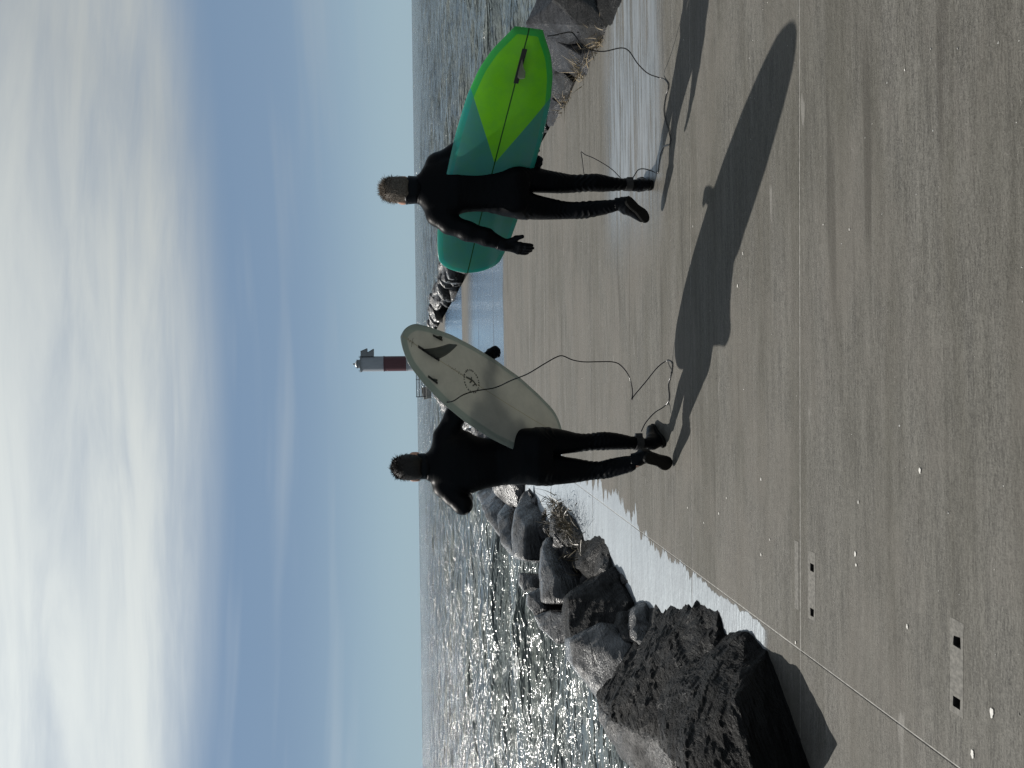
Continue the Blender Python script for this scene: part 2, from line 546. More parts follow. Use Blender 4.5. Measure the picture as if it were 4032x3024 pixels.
def wave(x, y, sp):
    h = np.zeros_like(x)
    r2 = np.random.default_rng(3)
    for i in range(46):
        lam = 0.9 * 1.085 ** i * (0.8 + 0.4 * r2.random())
        ang = 1.75 + r2.normal(0, 0.42)
        k = 2 * np.pi / lam
        ph = r2.random() * 6.28
        amp = 0.0165 * lam ** 0.80 if lam < 9 else 0.0125 * 9 ** 0.80 * (9 / lam) ** 0.2
        a = k * (x * np.cos(ang) + y * np.sin(ang)) + ph
        s = np.sin(a)
        h += amp * 0.55 * (s + 0.35 * s * s) * np.clip((lam / sp - 3.0) / 3.0, 0, 1)
    return h


def build_sea():
    rad = np.concatenate([np.geomspace(2.5, 9, 60)[:-1], np.geomspace(9, 420, 900)[:-1], np.geomspace(420, 9000, 90)])
    th = np.linspace(R(-108), R(108), 700)
    RR, TT = np.meshgrid(rad, th, indexing='ij')
    x = RR * np.sin(TT)
    y = RR * np.cos(TT)
    fade = np.clip(1.0 - (RR - 150) / 900, 0.3, 1.0) * np.clip(1.5 - RR / 6000, 0.1, 1)
    sp = np.maximum(RR * 0.0054, RR * 0.0043)
    h = wave(x, y, sp) * fade
    # one small shore breaker that runs obliquely past the left bank
    cr = y - 21.0 - 0.25 * (x + 7.0) - 0.8 * np.sin(x * 0.35)
    br = np.exp(-(cr / 0.55) ** 2) * np.clip((-x - 4.5) / 2, 0, 1) * np.clip((22 + x) / 8, 0, 1)
    swell = 0.28 * np.exp(-((y - 46 + 0.1 * x) / 1.6) ** 2) + 0.22 * np.exp(-((y - 31 - 0.1 * x) / 1.1) ** 2)
    h = h + 0.22 * br + swell * 0.9
    foam = np.clip(br * 0.45 * (cr > -0.7), 0, 1)
    ax = axis_x(y)
    shore = np.clip(1 - (np.abs(x - ax) - 4.6) / 3.2, 0, 1) * (y < 108)
    foam = np.clip(foam + shore * 0.5 * np.clip(0.5 + h * 2, 0, 1), 0, 1)
    zz = SEA_Z + h
    n, m = RR.shape
    V = np.stack([x, y, zz], -1).reshape(-1, 3)
    i = np.arange(n - 1)[:, None] * m + np.arange(m - 1)[None, :]
    F = np.stack([i, i + m, i + m + 1, i + 1], -1).reshape(-1, 4)
    me = bpy.data.meshes.new('sea')
    me.vertices.add(len(V))
    me.vertices.foreach_set('co', V.ravel())
    me.loops.add(F.size)
    me.loops.foreach_set('vertex_index', F.ravel())
    me.polygons.add(len(F))
    me.polygons.foreach_set('loop_start', np.arange(0, F.size, 4))
    me.polygons.foreach_set('loop_total', np.full(len(F), 4))
    me.polygons.foreach_set('use_smooth', np.ones(len(F), bool))
    me.update(calc_edges=True)
    at = me.attributes.new('foam', 'FLOAT', 'POINT')
    at.data.foreach_set('value', foam.ravel().astype(np.float32))
    me.materials.append(MAT['sea'])
    o = bpy.data.objects.new('sea', me)
    col.objects.link(o)
    tag(o, 'choppy grey-green sea glittering in the sun', None, None, 'structure')


build_sea()


def build_bank():
    """rubble core under the walkway that slopes into the sea on both sides"""
    ys = np.concatenate([np.linspace(-4, 30, 120), np.linspace(30.5, 108, 110)])
    off = np.array([-7.4, -6.2, -5.2, -4.3, -3.6, -3.0, -2.75, 2.75, 3.0, 3.6, 4.3, 5.2, 6.2, 7.4])
    zz = np.array([-2.7, -2.3, -1.75, -1.2, -0.72, -0.42, -0.36, -0.36, -0.42, -0.72, -1.2, -1.75, -2.3, -2.7])
    V, F = [], []
    for yy in ys:
        for o_, z_ in zip(off, zz):
            e = 0.0 if abs(o_) < 2.9 else 0.28 * noise.noise(Vector((o_ * 1.3, yy * 1.1, 0)))
            V.append((axis_x(yy) + o_, yy, z_ + e))
    n = len(off)
    for i in range(len(ys) - 1):
        for j in range(n - 1):
            F.append((i * n + j, i * n + j + 1, (i + 1) * n + j + 1, (i + 1) * n + j))
    F.append([(len(ys) - 1) * n + j for j in range(n)])
    o = mesh_obj('bank', V, F, MAT['rock_black'])
    tag(o, 'dark rubble bank that carries the walkway out to sea', None, None, 'structure')


build_bank()


def slab_mesh(name, x0, x1, y0, y1, parent, holes=(), mat=None):
    """one cast slab with eased edges; holes are (x0, x1, y0, y1, depth) pockets cut down into its top"""
    T, G, BV = 0.0, 0.30, 0.0025
    dz = rng.normal(0, 0.0008)
    def sk(x, y):                            # slabs follow the slightly skewed line of the joints
        return (x + AX * (y - 3.0), y - 0.026 * (x - 0.5))
    xs = sorted({x0 + BV, x1 - BV, *[v for h in holes for v in h[:2]]})
    ysv = sorted({y0 + BV, y1 - BV, *[v for h in holes for v in h[2:4]]})
    V, F, ix, dk = [], [], {}, []
    def vid(x, y, z):
        k = (round(x, 4), round(y, 4), round(z, 4))
        if k not in ix:
            ix[k] = len(V)
            a, b = sk(x, y)
            V.append((a, b, z + dz))
        return ix[k]
    for i in range(len(xs) - 1):
        for j in range(len(ysv) - 1):
            a, b, c, d = xs[i], xs[i + 1], ysv[j], ysv[j + 1]
            hh = [h for h in holes if abs(h[0] - a) < 1e-5 and abs(h[1] - b) < 1e-5 and abs(h[2] - c) < 1e-5 and abs(h[3] - d) < 1e-5]
            if hh:
                q = -hh[0][4]
                top = [(a, c), (b, c), (b, d), (a, d)]
                for k in range(4):
                    p, r = top[k], top[(k + 1) % 4]
                    dk.append(len(F))
                    F.append((vid(*p, T), vid(*p, q), vid(*r, q), vid(*r, T)))
                dk.append(len(F))
                F.append(tuple(vid(*p, q) for p in top))
            else:
                F.append((vid(a, c, T), vid(b, c, T), vid(b, d, T), vid(a, d, T)))
    ring_t = [(x, ysv[0]) for x in xs] + [(xs[-1], y) for y in ysv[1:]] + [(x, ysv[-1]) for x in xs[-2::-1]] + [(xs[0], y) for y in ysv[-2:0:-1]]
    def outp(p):
        x, y = p
        return (x0 if abs(x - xs[0]) < 1e-6 else x1 if abs(x - xs[-1]) < 1e-6 else x,
                y0 if abs(y - ysv[0]) < 1e-6 else y1 if abs(y - ysv[-1]) < 1e-6 else y)
    n = len(ring_t)
    for k in range(n):
        p, r = ring_t[k], ring_t[(k + 1) % n]
        po, ro = outp(p), outp(r)
        F.append((vid(*p, T), vid(*po, T - BV), vid(*ro, T - BV), vid(*r, T)))
        F.append((vid(*po, T - BV), vid(*po, -G), vid(*ro, -G), vid(*ro, T - BV)))
    o = mesh_obj(name, V, F, [mat or MAT['concrete'], MAT['pocket']], parent)
    for i in dk: o.data.polygons[i].material_index = 1
    return o


def build_walkway():
    root = bpy.data.objects.new('walkway', None)
    col.objects.link(root)
    root['kind'] = 'structure'
    root['label'] = 'broad concrete walkway of cast slabs running out along the jetty'
    XJ, XL, XR, PITCH_Y, GAP = -1.165, -2.05, 2.90, 1.31, 0.004
    for k in range(-4, 78):
        y0, y1 = 3.09 + PITCH_Y * k + GAP / 2, 3.09 + PITCH_Y * (k + 1) - GAP / 2
        hs = []
        if k == -1:                          # the slab before the joint at 3.09 m carries all the visible pockets
            hs = [(-0.985, -0.952, 2.108, 2.140, 0.08), (-0.797, -0.764, 2.108, 2.140, 0.08),
                  (-0.985, -0.952, 2.972, 3.002, 0.06), (-0.797, -0.764, 2.972, 3.002, 0.06)]
        slab_mesh('slab', XJ + GAP / 2, XR, y0, y1, root, hs)
        slab_mesh('edge_slab', XL, XJ - GAP / 2, y0, y1, root)
    # filler seen down in the joints
    V, F = [], []
    def quad(a, b, c, d):
        s = len(V)
        V.extend([a, b, c, d])
        F.append((s, s + 1, s + 2, s + 3))
    for k in range(-4, 79):
        yj = 3.09 + PITCH_Y * k
        def P(x, y): return (x + AX * (y - 3.0), y - 0.026 * (x - 0.5), -0.0015)
        quad(P(XL, yj - 0.006), P(XR, yj - 0.006), P(XR, yj + 0.006), P(XL, yj + 0.006))
    y0, y1 = 3.09 - 4 * PITCH_Y, 3.09 + 78 * PITCH_Y
    quad((XJ - 0.006 + AX * (y0 - 3), y0, -0.002), (XJ + 0.006 + AX * (y0 - 3), y0, -0.002), (XJ + 0.006 + AX * (y1 - 3), y1, -0.002), (XJ - 0.006 + AX * (y1 - 3), y1, -0.002))
    mesh_obj('joint_filler', V, F, MAT['joint'], root)
    # mortar patches: thin skims of their own around the pockets
    def patch(x0, x1, y0, y1, holes):
        xs = sorted({x0, x1, *[v for h in holes for v in h[:2]]})
        ys = sorted({y0, y1, *[v for h in holes for v in h[2:4]]})
        V, F = [], []
        for i in range(len(xs) - 1):
            for j in range(len(ys) - 1):
                cx, cyv = (xs[i] + xs[i + 1]) / 2, (ys[j] + ys[j + 1]) / 2
                if any(h[0] < cx < h[1] and h[2] < cyv < h[3] for h in holes): continue
                s = len(V)
                for a, b in ((xs[i], ys[j]), (xs[i + 1], ys[j]), (xs[i + 1], ys[j + 1]), (xs[i], ys[j + 1])):
                    jx = 0.004 * noise.noise(Vector((a * 40, b * 40, 1)))
                    V.append((a + jx + AX * (b - 3), b + jx - 0.026 * (a - 0.5), 0.0008))
                F.append((s, s + 1, s + 2, s + 3))
        mesh_obj('patch', V, F, MAT['patch'], root)
    e = 0.0
    patch(-1.005, -0.715, 2.095, 2.153, [(-0.985, -0.952, 2.108, 2.140), (-0.797, -0.764, 2.108, 2.140)])
    patch(-1.0, -0.715, 2.960, 3.020, [(-0.985, -0.952, 2.972, 3.002), (-0.797, -0.764, 2.972, 3.002)])
    patch(-0.995, -0.700, 3.100, 3.135, [])
    # dried white splashes
    spots = [(-0.470, 3.484, .012), (-0.831, 3.496, .012), (-0.653, 2.697, .014), (-0.694, 2.692, .011), (-0.831, 2.394, .010),
             (-0.958, 2.015, .018), (-1.116, 2.095, .016), (-0.301, 2.317, .012), (-0.456, 2.672, .008), (-0.740, 3.401, .009),
             (-1.142, 3.167, .012), (-0.809, 4.230, .010), (-0.765, 4.495, .012), (-0.719, 4.007, .014), (0.618, 2.890, .007),
             (0.908, 4.336, .008), (0.632, 3.651, .010), (0.561, 2.705, .006), (0.48, 3.72, .012), (-0.62, 3.9, .008)]
    for (sx, sy, sr) in spots:
        bm = bmesh.new()
        vs_ = []
        ph = rng.random() * 6
        el = 0.8 + rng.random() * 0.6
        for k in range(18):
            a = 2 * math.pi * k / 18
            rr = 0.62 * sr * (0.8 + 0.35 * noise.noise(Vector((math.cos(a) * 2 + sx * 9, math.sin(a) * 2, ph))))
            vs_.append(bm.verts.new((sx + rr * math.cos(a) * 1.25 * el, sy + rr * math.sin(a) * 0.8, 0.0030)))
        cvt = bm.verts.new((sx, sy, 0.0038))
        for k in range(18):
            bm.faces.new((vs_[k], vs_[(k + 1) % 18], cvt))
        bm_obj('stain', bm, MAT['stain'], root, True)
    # grit lying about on the concrete
    V, F = [], []
    for k in range(520):
        yy = 1.7 + 9 * rng.random() ** 1.6
        xx = -1.1 + rng.random() * 3.9
        r_ = 0.0012 + 0.0028 * rng.random() ** 3
        s = len(V)
        for q in range(6):
            v = rng.normal(size=3)
            v = v / np.linalg.norm(v) * r_
            V.append((xx + v[0] * 1.4, yy + v[1], r_ * 0.5 + v[2] * 0.6))
        for f in ((0, 1, 2), (0, 2, 3), (0, 3, 4), (1, 2, 5), (2, 3, 5), (3, 4, 5), (4, 1, 0), (4, 5, 1)):
            F.append(tuple(s + i for i in f))
    g = mesh_obj('grit', V, F, MAT['stain'])
    tag(g, 'fine pale grit scattered over the concrete slabs', None, None, 'stuff')


build_walkway()


# ------------------------------------------------------------------ rocks
def fract(v, sc, octv=4, rough=0.55):
    a, s, t = 0.0, 1.0, 0.0
    for _ in range(octv):
        a += s * noise.noise(v * sc)
        t += s
        s *= rough
        sc *= 2.03
    return a / t


def make_rock(pts, mat, seed=0, side=-1, back=(0.15, 0.55), bottom=-0.65, detail=5, amp=0.035, strata=0.6, ridge=1.0, layer=None):
    P = [Vector(p) for p in pts]
    c = sum(P, Vector()) / len(P)
    ext = max((p - c).length for p in P)
    allp = list(P)
    allp += [p + Vector((side * back[0], back[1], -0.06)) for p in P]
    allp += [Vector((p.x + side * 0.12, p.y + 0.10, bottom)) for p in P]
    bm = bmesh.new()
    vs_ = [bm.verts.new(p) for p in allp]
    r = bmesh.ops.convex_hull(bm, input=vs_)
    bmesh.ops.delete(bm, geom=[g for g in r['geom_interior'] if isinstance(g, bmesh.types.BMVert)], context='VERTS')
    bmesh.ops.dissolve_limit(bm, angle_limit=R(9), verts=bm.verts[:], edges=bm.edges[:])
    bmesh.ops.triangulate(bm, faces=bm.faces[:])
    target = ext * 2.2 / (2 ** detail)
    for _ in range(detail + 3):
        es = [e for e in bm.edges if e.calc_length() > target * 1.4]
        if not es or len(bm.faces) > 16000: break
        bmesh.ops.subdivide_edges(bm, edges=es, cuts=1, use_grid_fill=False)
        bmesh.ops.triangulate(bm, faces=[f for f in bm.faces if len(f.verts) > 3])
    bmesh.ops.smooth_vert(bm, verts=bm.verts[:], factor=0.5, use_axis_x=True, use_axis_y=True, use_axis_z=True)
    bm.normal_update()
    off = Vector((seed * 3.7, seed * 1.9, seed * 7.3))
    ax1 = Vector((noise.noise(off), noise.noise(off + Vector((5, 0, 0))), 0.7 + 0.5 * noise.noise(off + Vector((0, 5, 0))))).normalized()
    if layer: ax1 = Vector(layer).normalized()
    A = amp * ext * 2
    mv = []
    for v in bm.verts:
        p = v.co / max(ext, 0.2) + off
        d = fract(p, 1.6, 5) * 1.1
        rd = 1 - abs(fract(p + Vector((9, 9, 9)), 2.1, 4)) * 2.4
        q = p.dot(ax1)
        lay = fract(p * 0.5 + ax1 * (q * 5.0), 1.3, 4)
        stp = (lay * 6) - math.floor(lay * 6)
        d = d + 0.35 * ridge * (rd - 0.5) + strata * (0.8 * lay + 0.28 * (abs(stp - 0.5) - 0.25))
        mv.append(v.co + v.normal * (d * A))
    for v, p in zip(bm.verts, mv):
        v.co = p
    return bm, c


def rock_thing(name, pts, mat, label, seed, group=None, cat='rock', smooth=False, **kw):
    bm, c = make_rock(pts, mat, seed, **kw)
    o = bm_obj(name, bm, MAT[mat], None, smooth, (c.x, c.y, min(c.z, 0.0)))
    return tag(o, label, cat, group)
ROCKS = {
    'r1': [(-1.64, 3.02, 0.02), (-1.44, 3.30, -0.01), (-1.26, 3.46, -0.01), (-1.26, 3.66, 0.02), (-1.38, 3.85, 0.04), (-1.41, 3.80, 0.13), (-1.54, 3.70, 0.28), (-1.68, 3.65, 0.37), (-1.69, 3.45, 0.42), (-1.76, 3.30, 0.45), (-1.63, 3.00, 0.27), (-1.42, 3.28, 0.22)],
    'r2': [(-1.27, 4.31, 0.00), (-1.27, 4.04, -0.01), (-1.41, 3.94, -0.00), (-1.50, 4.65, 0.05), (-1.73, 4.90, 0.16), (-1.95, 4.90, 0.30), (-2.05, 4.75, 0.45), (-2.06, 4.60, 0.46), (-2.01, 4.30, 0.40), (-1.96, 4.00, 0.25), (-1.61, 3.85, 0.13)],
    'r2b': [(-2.34, 5.30, 0.33), (-2.41, 5.20, 0.35), (-2.52, 5.00, 0.27), (-2.56, 4.80, 0.25), (-2.32, 4.30, 0.15), (-2.15, 4.40, 0.15), (-2.23, 4.90, 0.29)],
    'r3': [(-1.79, 6.30, 0.40), (-1.73, 6.35, 0.29), (-1.54, 6.25, 0.02), (-1.61, 6.00, 0.00), (-1.67, 5.70, 0.04), (-1.83, 5.60, 0.07), (-1.91, 5.70, 0.26), (-2.05, 5.90, 0.46), (-1.97, 6.10, 0.44)],
    'r3b': [(-1.80, 5.62, 0.28), (-1.84, 5.20, 0.13), (-1.92, 5.05, 0.20), (-2.13, 5.10, 0.32), (-2.24, 5.20, 0.36), (-2.17, 5.40, 0.42), (-2.09, 5.65, 0.50), (-1.96, 5.75, 0.49), (-1.82, 5.40, 0.20)],
    's1': [(-1.64, 5.35, 0.10), (-1.58, 5.40, 0.00), (-1.70, 5.10, 0.07), (-1.72, 5.15, 0.13), (-1.76, 4.98, 0.15), (-1.74, 5.15, 0.17)],
    's2': [(-1.70, 4.92, 0.12), (-1.65, 5.05, 0.07), (-1.51, 5.20, -0.02), (-1.53, 5.12, -0.03), (-1.59, 4.95, 0.00), (-1.66, 4.90, 0.07)],
    's3': [(-1.74, 5.65, 0.14), (-1.71, 5.60, 0.13), (-1.81, 5.20, 0.14), (-1.83, 5.30, 0.20), (-1.77, 5.45, 0.19)],
    'r4': [(-1.72, 8.50, 0.20), (-1.86, 7.90, 0.12), (-2.00, 7.40, 0.09), (-2.09, 7.20, 0.22), (-2.13, 7.40, 0.42), (-1.94, 7.80, 0.38), (-1.78, 8.20, 0.30), (-1.92, 7.40, 0.29)],
    'r5': [(-1.69, 7.60, 0.05), (-1.32, 6.95, -0.05), (-1.36, 6.60, -0.01), (-1.73, 6.70, 0.10), (-1.75, 7.20, 0.15), (-1.67, 6.90, 0.17)],
    'r6': [(-1.74, 6.75, 0.09), (-1.42, 6.70, 0.02), (-1.39, 6.50, -0.02), (-1.48, 6.40, -0.01), (-1.58, 6.30, 0.06), (-1.58, 6.40, 0.09)],
    'r7': [(-1.49, 6.25, -0.04), (-1.54, 6.05, -0.03), (-1.56, 5.85, -0.00), (-1.60, 5.95, 0.02), (-1.55, 6.10, 0.01)],
    'r8': [(-1.49, 8.30, 0.18), (-1.37, 8.80, 0.00), (-1.47, 7.50, 0.01), (-1.56, 7.40, 0.03), (-1.65, 7.60, 0.14), (-1.59, 8.00, 0.21)],
    'r9': [(-1.74, 10.60, 0.29), (-1.59, 11.20, 0.08), (-1.55, 11.40, -0.14), (-1.57, 10.80, -0.12), (-1.76, 10.00, 0.13), (-1.86, 9.80, 0.24), (-2.17, 9.40, 0.34), (-2.21, 9.80, 0.43), (-1.96, 10.20, 0.39)],
    'r10': [(-2.12, 12.50, 0.35), (-1.93, 13.00, 0.09), (-1.82, 13.50, -0.24), (-2.07, 12.00, 0.21), (-2.38, 10.80, 0.30), (-2.37, 11.40, 0.38), (-2.21, 12.00, 0.36)],
    'r11': [(-2.28, 16.00, 0.42), (-2.22, 17.00, 0.14), (-2.00, 15.00, 0.06), (-2.32, 14.50, 0.16), (-2.68, 12.00, 0.16), (-2.57, 12.80, 0.24), (-2.43, 14.00, 0.38)],
    'r12': [(-2.28, 9.20, 0.42), (-2.27, 9.00, 0.31), (-2.36, 8.80, 0.32), (-2.42, 8.90, 0.41), (-2.38, 9.10, 0.44)],
    'r13': [(-2.27, 8.20, 0.46), (-2.20, 8.20, 0.31), (-2.32, 7.80, 0.36), (-2.40, 7.90, 0.44), (-2.36, 8.10, 0.48)],
    'r14': [(-2.33, 7.60, 0.48), (-2.19, 7.30, 0.35), (-2.13, 7.00, 0.26), (-2.26, 6.80, 0.30), (-2.36, 6.90, 0.39), (-2.35, 7.20, 0.46)],
    'g1': [(3.60, 7.60, 0.49), (3.71, 7.70, 0.44), (3.94, 7.80, 0.34), (3.98, 7.60, 0.30), (3.52, 6.90, 0.30), (3.13, 6.60, 0.18), (3.09, 6.70, 0.09), (3.18, 7.00, 0.16), (3.44, 7.50, 0.33)],
    'g2': [(3.51, 6.90, 0.34), (3.58, 6.80, 0.29), (3.44, 6.60, 0.10), (3.22, 6.45, 0.08), (2.95, 6.25, -0.03), (2.96, 6.35, 0.01), (2.93, 6.60, -0.01), (3.13, 6.60, 0.17)],
    'g3': [(3.29, 6.30, 0.06), (3.07, 5.85, -0.03), (2.96, 5.80, -0.00), (2.87, 6.00, -0.02), (2.93, 6.15, 0.00), (3.12, 6.30, 0.05)],
    'g4': [(3.60, 7.80, 0.28), (3.29, 7.20, 0.07), (3.00, 6.80, -0.01), (2.89, 7.05, -0.00), (3.10, 7.50, 0.08), (3.29, 7.90, 0.15), (3.02, 6.95, 0.08)],
    'g5': [(3.29, 8.00, 0.13), (3.21, 7.80, 0.09), (3.01, 7.55, 0.03), (2.98, 8.00, 0.01), (3.21, 8.40, 0.08), (3.02, 7.80, 0.06)],
    'g6': [(3.26, 8.70, 0.05), (3.13, 8.40, 0.03), (2.99, 8.10, 0.02), (2.98, 8.80, 0.00), (3.11, 9.00, 0.03)],
}
rock_thing('boulder', ROCKS['r1'], 'rock_black', 'biggest black boulder with cracked face at the left front corner of the walkway', 15, detail=6, amp=.032, strata=1.1, layer=(.75, -.35, .55))
rock_thing('boulder', ROCKS['r2'], 'rock_black', 'black slanting layered boulder right behind the biggest left front boulder', 16, detail=6, amp=.034, strata=1.2, layer=(.8, -.3, .5))
rock_thing('boulder', ROCKS['r2b'], 'rock_dark', 'wet low boulder with bright rims at the waterline left of the layered boulder', 3, detail=5)
rock_thing('boulder', ROCKS['r3'], 'rock_black', 'dark blocky upright boulder with flat grained face on the left bank', 17, detail=6, amp=.03)
rock_thing('boulder', ROCKS['r3b'], 'rock_grey', 'smooth grey boulder leaning against the front of the dark blocky boulder', 4, detail=5, amp=.03, strata=.3, smooth=True)
rock_thing('boulder', ROCKS['s1'], 'rock_grey', 'jagged small stone with bright edges between grey boulder and wet concrete', 16, detail=4, amp=.05)
rock_thing('boulder', ROCKS['s2'], 'rock_dark', 'thin upright stone shard at the wet edge before the layered boulder', 17, detail=4, amp=.05)
rock_thing('boulder', ROCKS['s3'], 'rock_dark', 'small rounded stone at the foot of the dark blocky boulder', 18, detail=4)
rock_thing('boulder', ROCKS['r4'], 'rock_grey', 'smooth grey teardrop-shaped boulder behind the dark blocky boulder', 18, detail=5, amp=.018, strata=.2, smooth=True)
rock_thing('stone', ROCKS['r5'], 'rock_black', 'pointed black wedge of rock poking onto the wet concrete strip', 19, detail=5, amp=.03)
rock_thing('stone', ROCKS['r6'], 'rock_dark', 'narrow dark stone lying along the front of the pointed black wedge', 20, detail=5, amp=.03)
rock_thing('stone', ROCKS['r7'], 'rock_dark', 'flat low dark stone lying on the wet concrete strip', 21, detail=4)
rock_thing('stone', ROCKS['r8'], 'rock_dark', 'dark stone under the brown weed tuft on the left edge', 22, detail=5)
rock_thing('boulder', ROCKS['r9'], 'rock_grey', 'broad smooth grey boulder beyond the weed tuft on the left bank', 23, detail=5, amp=.018, strata=.2, smooth=True)
rock_thing('boulder', ROCKS['r10'], 'rock_grey', 'long smooth grey boulder next beyond the broad one, left bank', 26, detail=5, amp=.02, strata=.2, smooth=True)
rock_thing('boulder', ROCKS['r11'], 'rock_wet', 'far low grey boulder at the outer left bank below the bent elbow', 27, detail=5, amp=.025, strata=.3, smooth=True)
rock_thing('boulder', ROCKS['r12'], 'rock_wet', 'small wet knob of rock above the teardrop boulder at the waterline', 28, detail=4, amp=.03)
rock_thing('boulder', ROCKS['r13'], 'rock_wet', 'wet rounded stone beside the teardrop boulder at the waterline', 29, detail=4, amp=.03)
rock_thing('boulder', ROCKS['r14'], 'rock_wet', 'pale wet flattish stone behind the dark blocky boulder at the waterline', 30, detail=5, amp=.03)
rock_thing('boulder', ROCKS['g1'], 'rock_blue', 'large speckled blue-grey boulder behind the tail of the green board', 4, side=1, detail=6, amp=.02, strata=.3)
rock_thing('boulder', ROCKS['g2'], 'rock_dark', 'smooth dark slab-sided boulder at the right edge of the walkway', 5, side=1, detail=6, amp=.015, strata=.2)
rock_thing('boulder', ROCKS['g3'], 'rock_black', 'black boulder at the far right front corner of the walkway', 6, side=1, detail=5)
rock_thing('boulder', ROCKS['g4'], 'rock_blue', 'speckled blue-grey boulder under the tail of the green board', 7, side=1, detail=6, amp=.022, strata=.3)
rock_thing('stone', ROCKS['g5'], 'rock_dark', 'small brown-black stone beside the weedy corner under the green board', 8, side=1, detail=5)
rock_thing('stone', ROCKS['g6'], 'rock_blue', 'small bluish stone farthest along the right edge under the green board', 9, side=1, detail=4)


def bank_rocks():
    """armour stones tipped along both banks, each its own stone; alike ones far out share mesh data"""
    protos = []
    for s in range(7):
        r3 = np.random.default_rng(100 + s)
        pts = []
        for _ in range(14):
            v = r3.normal(size=3)
            v /= np.linalg.norm(v)
            pts.append(Vector((v[0] * 0.75, v[1] * 0.6, v[2] * 0.42)))
        bm = bmesh.new()
        for p in pts: bm.verts.new(p)
        rr = bmesh.ops.convex_hull(bm, input=bm.verts[:])
        bmesh.ops.delete(bm, geom=[g for g in rr['geom_interior'] if isinstance(g, bmesh.types.BMVert)], context='VERTS')
        bmesh.ops.triangulate(bm, faces=bm.faces[:])
        for _ in range(4):
            es = [e for e in bm.edges if e.calc_length() > 0.09]
            bmesh.ops.subdivide_edges(bm, edges=es, cuts=1)
            bmesh.ops.triangulate(bm, faces=[f for f in bm.faces if len(f.verts) > 3])
            if len(bm.faces) > 3000: break
        bmesh.ops.smooth_vert(bm, verts=bm.verts[:], factor=0.5, use_axis_x=True, use_axis_y=True, use_axis_z=True)
        bm.normal_update()
        o3 = Vector((s * 3.1, s * 5.7, 0))
        new = [v.co + v.normal * (0.085 * fract(v.co + o3, 2.2, 5) + 0.03 * (1 - abs(fract(v.co + o3, 3.4, 3)) * 2.5)) for v in bm.verts]
        for v, p in zip(bm.verts, new): v.co = p
        me = bpy.data.meshes.new('armour_stone')
        bm.to_mesh(me)
        bm.free()
        me.polygons.foreach_set('use_smooth', [s % 2 == 0] * len(me.polygons))
        me.materials.append(MAT['rock_wet'])
        protos.append(me)
    rr = np.random.default_rng(5)
    def put(x, y, z, s, label, group, name='armour_stone'):
        o = bpy.data.objects.new(name, protos[int(rr.integers(7))])
        o.location = (x, y, z)
        o.rotation_euler = (rr.normal(0, 0.3), rr.normal(0, 0.3), rr.random() * 6.28)
        o.scale = (s * (0.85 + 0.4 * rr.random()), s * (0.85 + 0.4 * rr.random()), s * (0.8 + 0.5 * rr.random()))
        col.objects.link(o)
        tag(o, label, 'rock', group)
    LL = 'wet dark armour stone in the mass on the left bank between walkway and sea'
    GL = 'armour stones on the left bank'
    LR = 'wet glistening armour stone in the heap on the right bank far out'
    GR = 'armour stones on the right bank'
    # left bank: lower rows close in, all rows farther out
    y = 3.6
    while y < 62:
        st = 0.95 + 0.012 * y
        for o_ in (-2.75, -3.5, -4.3, -5.1):
            if y < 11.5 and o_ > -3.3: continue
            if y < 7.5 and o_ > -4.0: continue
            if y > 34 and o_ < -4.0: continue
            xx = axis_x(y) + o_ + rr.normal(0, 0.18)
            zz = {-2.75: -0.12, -3.5: -0.45, -4.3: -0.95, -5.1: -1.4}[o_] + rr.normal(0, 0.10)
            put(xx, y + rr.normal(0, 0.22), zz, 0.62 + 0.26 * rr.random() + 0.004 * y, LL, GL)
        y += st
    y = 9.8
    while y < 70:
        st = 1.0 + 0.014 * y
        for o_ in (2.7, 3.5, 4.3, 5.1):
            if o_ > 4.0 and y > 26: continue
            if o_ > 3.0 and y > 48: continue
            xx = axis_x(y) + o_ + rr.normal(0, 0.18)
            big = 0.25 if 22 < y < 60 else 0.0
            zz = {2.7: -0.10, 3.5: -0.42, 4.3: -0.92, 5.1: -1.4}[o_] + rr.normal(0, 0.12) + big
            put(xx, y + rr.normal(0, 0.22), zz, 0.58 + 0.3 * rr.random() + 0.007 * y, LR, GR)
        y += st

    # small rubble wedged in the gaps close to the walkway
    LB = 'small dark rubble stone wedged among the big boulders along the left walkway edge'
    for k in range(100):
        y = 3.9 + 9.5 * rr.random()
        off = rr.random()
        put(-1.80 - 1.5 * off + AX * (y - 3) + rr.normal(0, 0.05), y, -0.06 - 0.34 * off + rr.normal(0, 0.05) + 0.08 * (off < 0.6), 0.13 + 0.17 * rr.random(), LB, 'rubble stones on the left edge', 'rubble_stone')
    LB2 = 'small dark rubble stone wedged at the right walkway edge between larger stones'
    for k in range(45):
        y = 5.6 + 8 * rr.random()
        off = rr.random()
        put(3.12 + 1.3 * off + AX * (y - 6), y, -0.05 - 0.3 * off + rr.normal(0, 0.04), 0.12 + 0.16 * rr.random(), LB2, 'rubble stones on the right edge', 'rubble_stone')


bank_rocks()


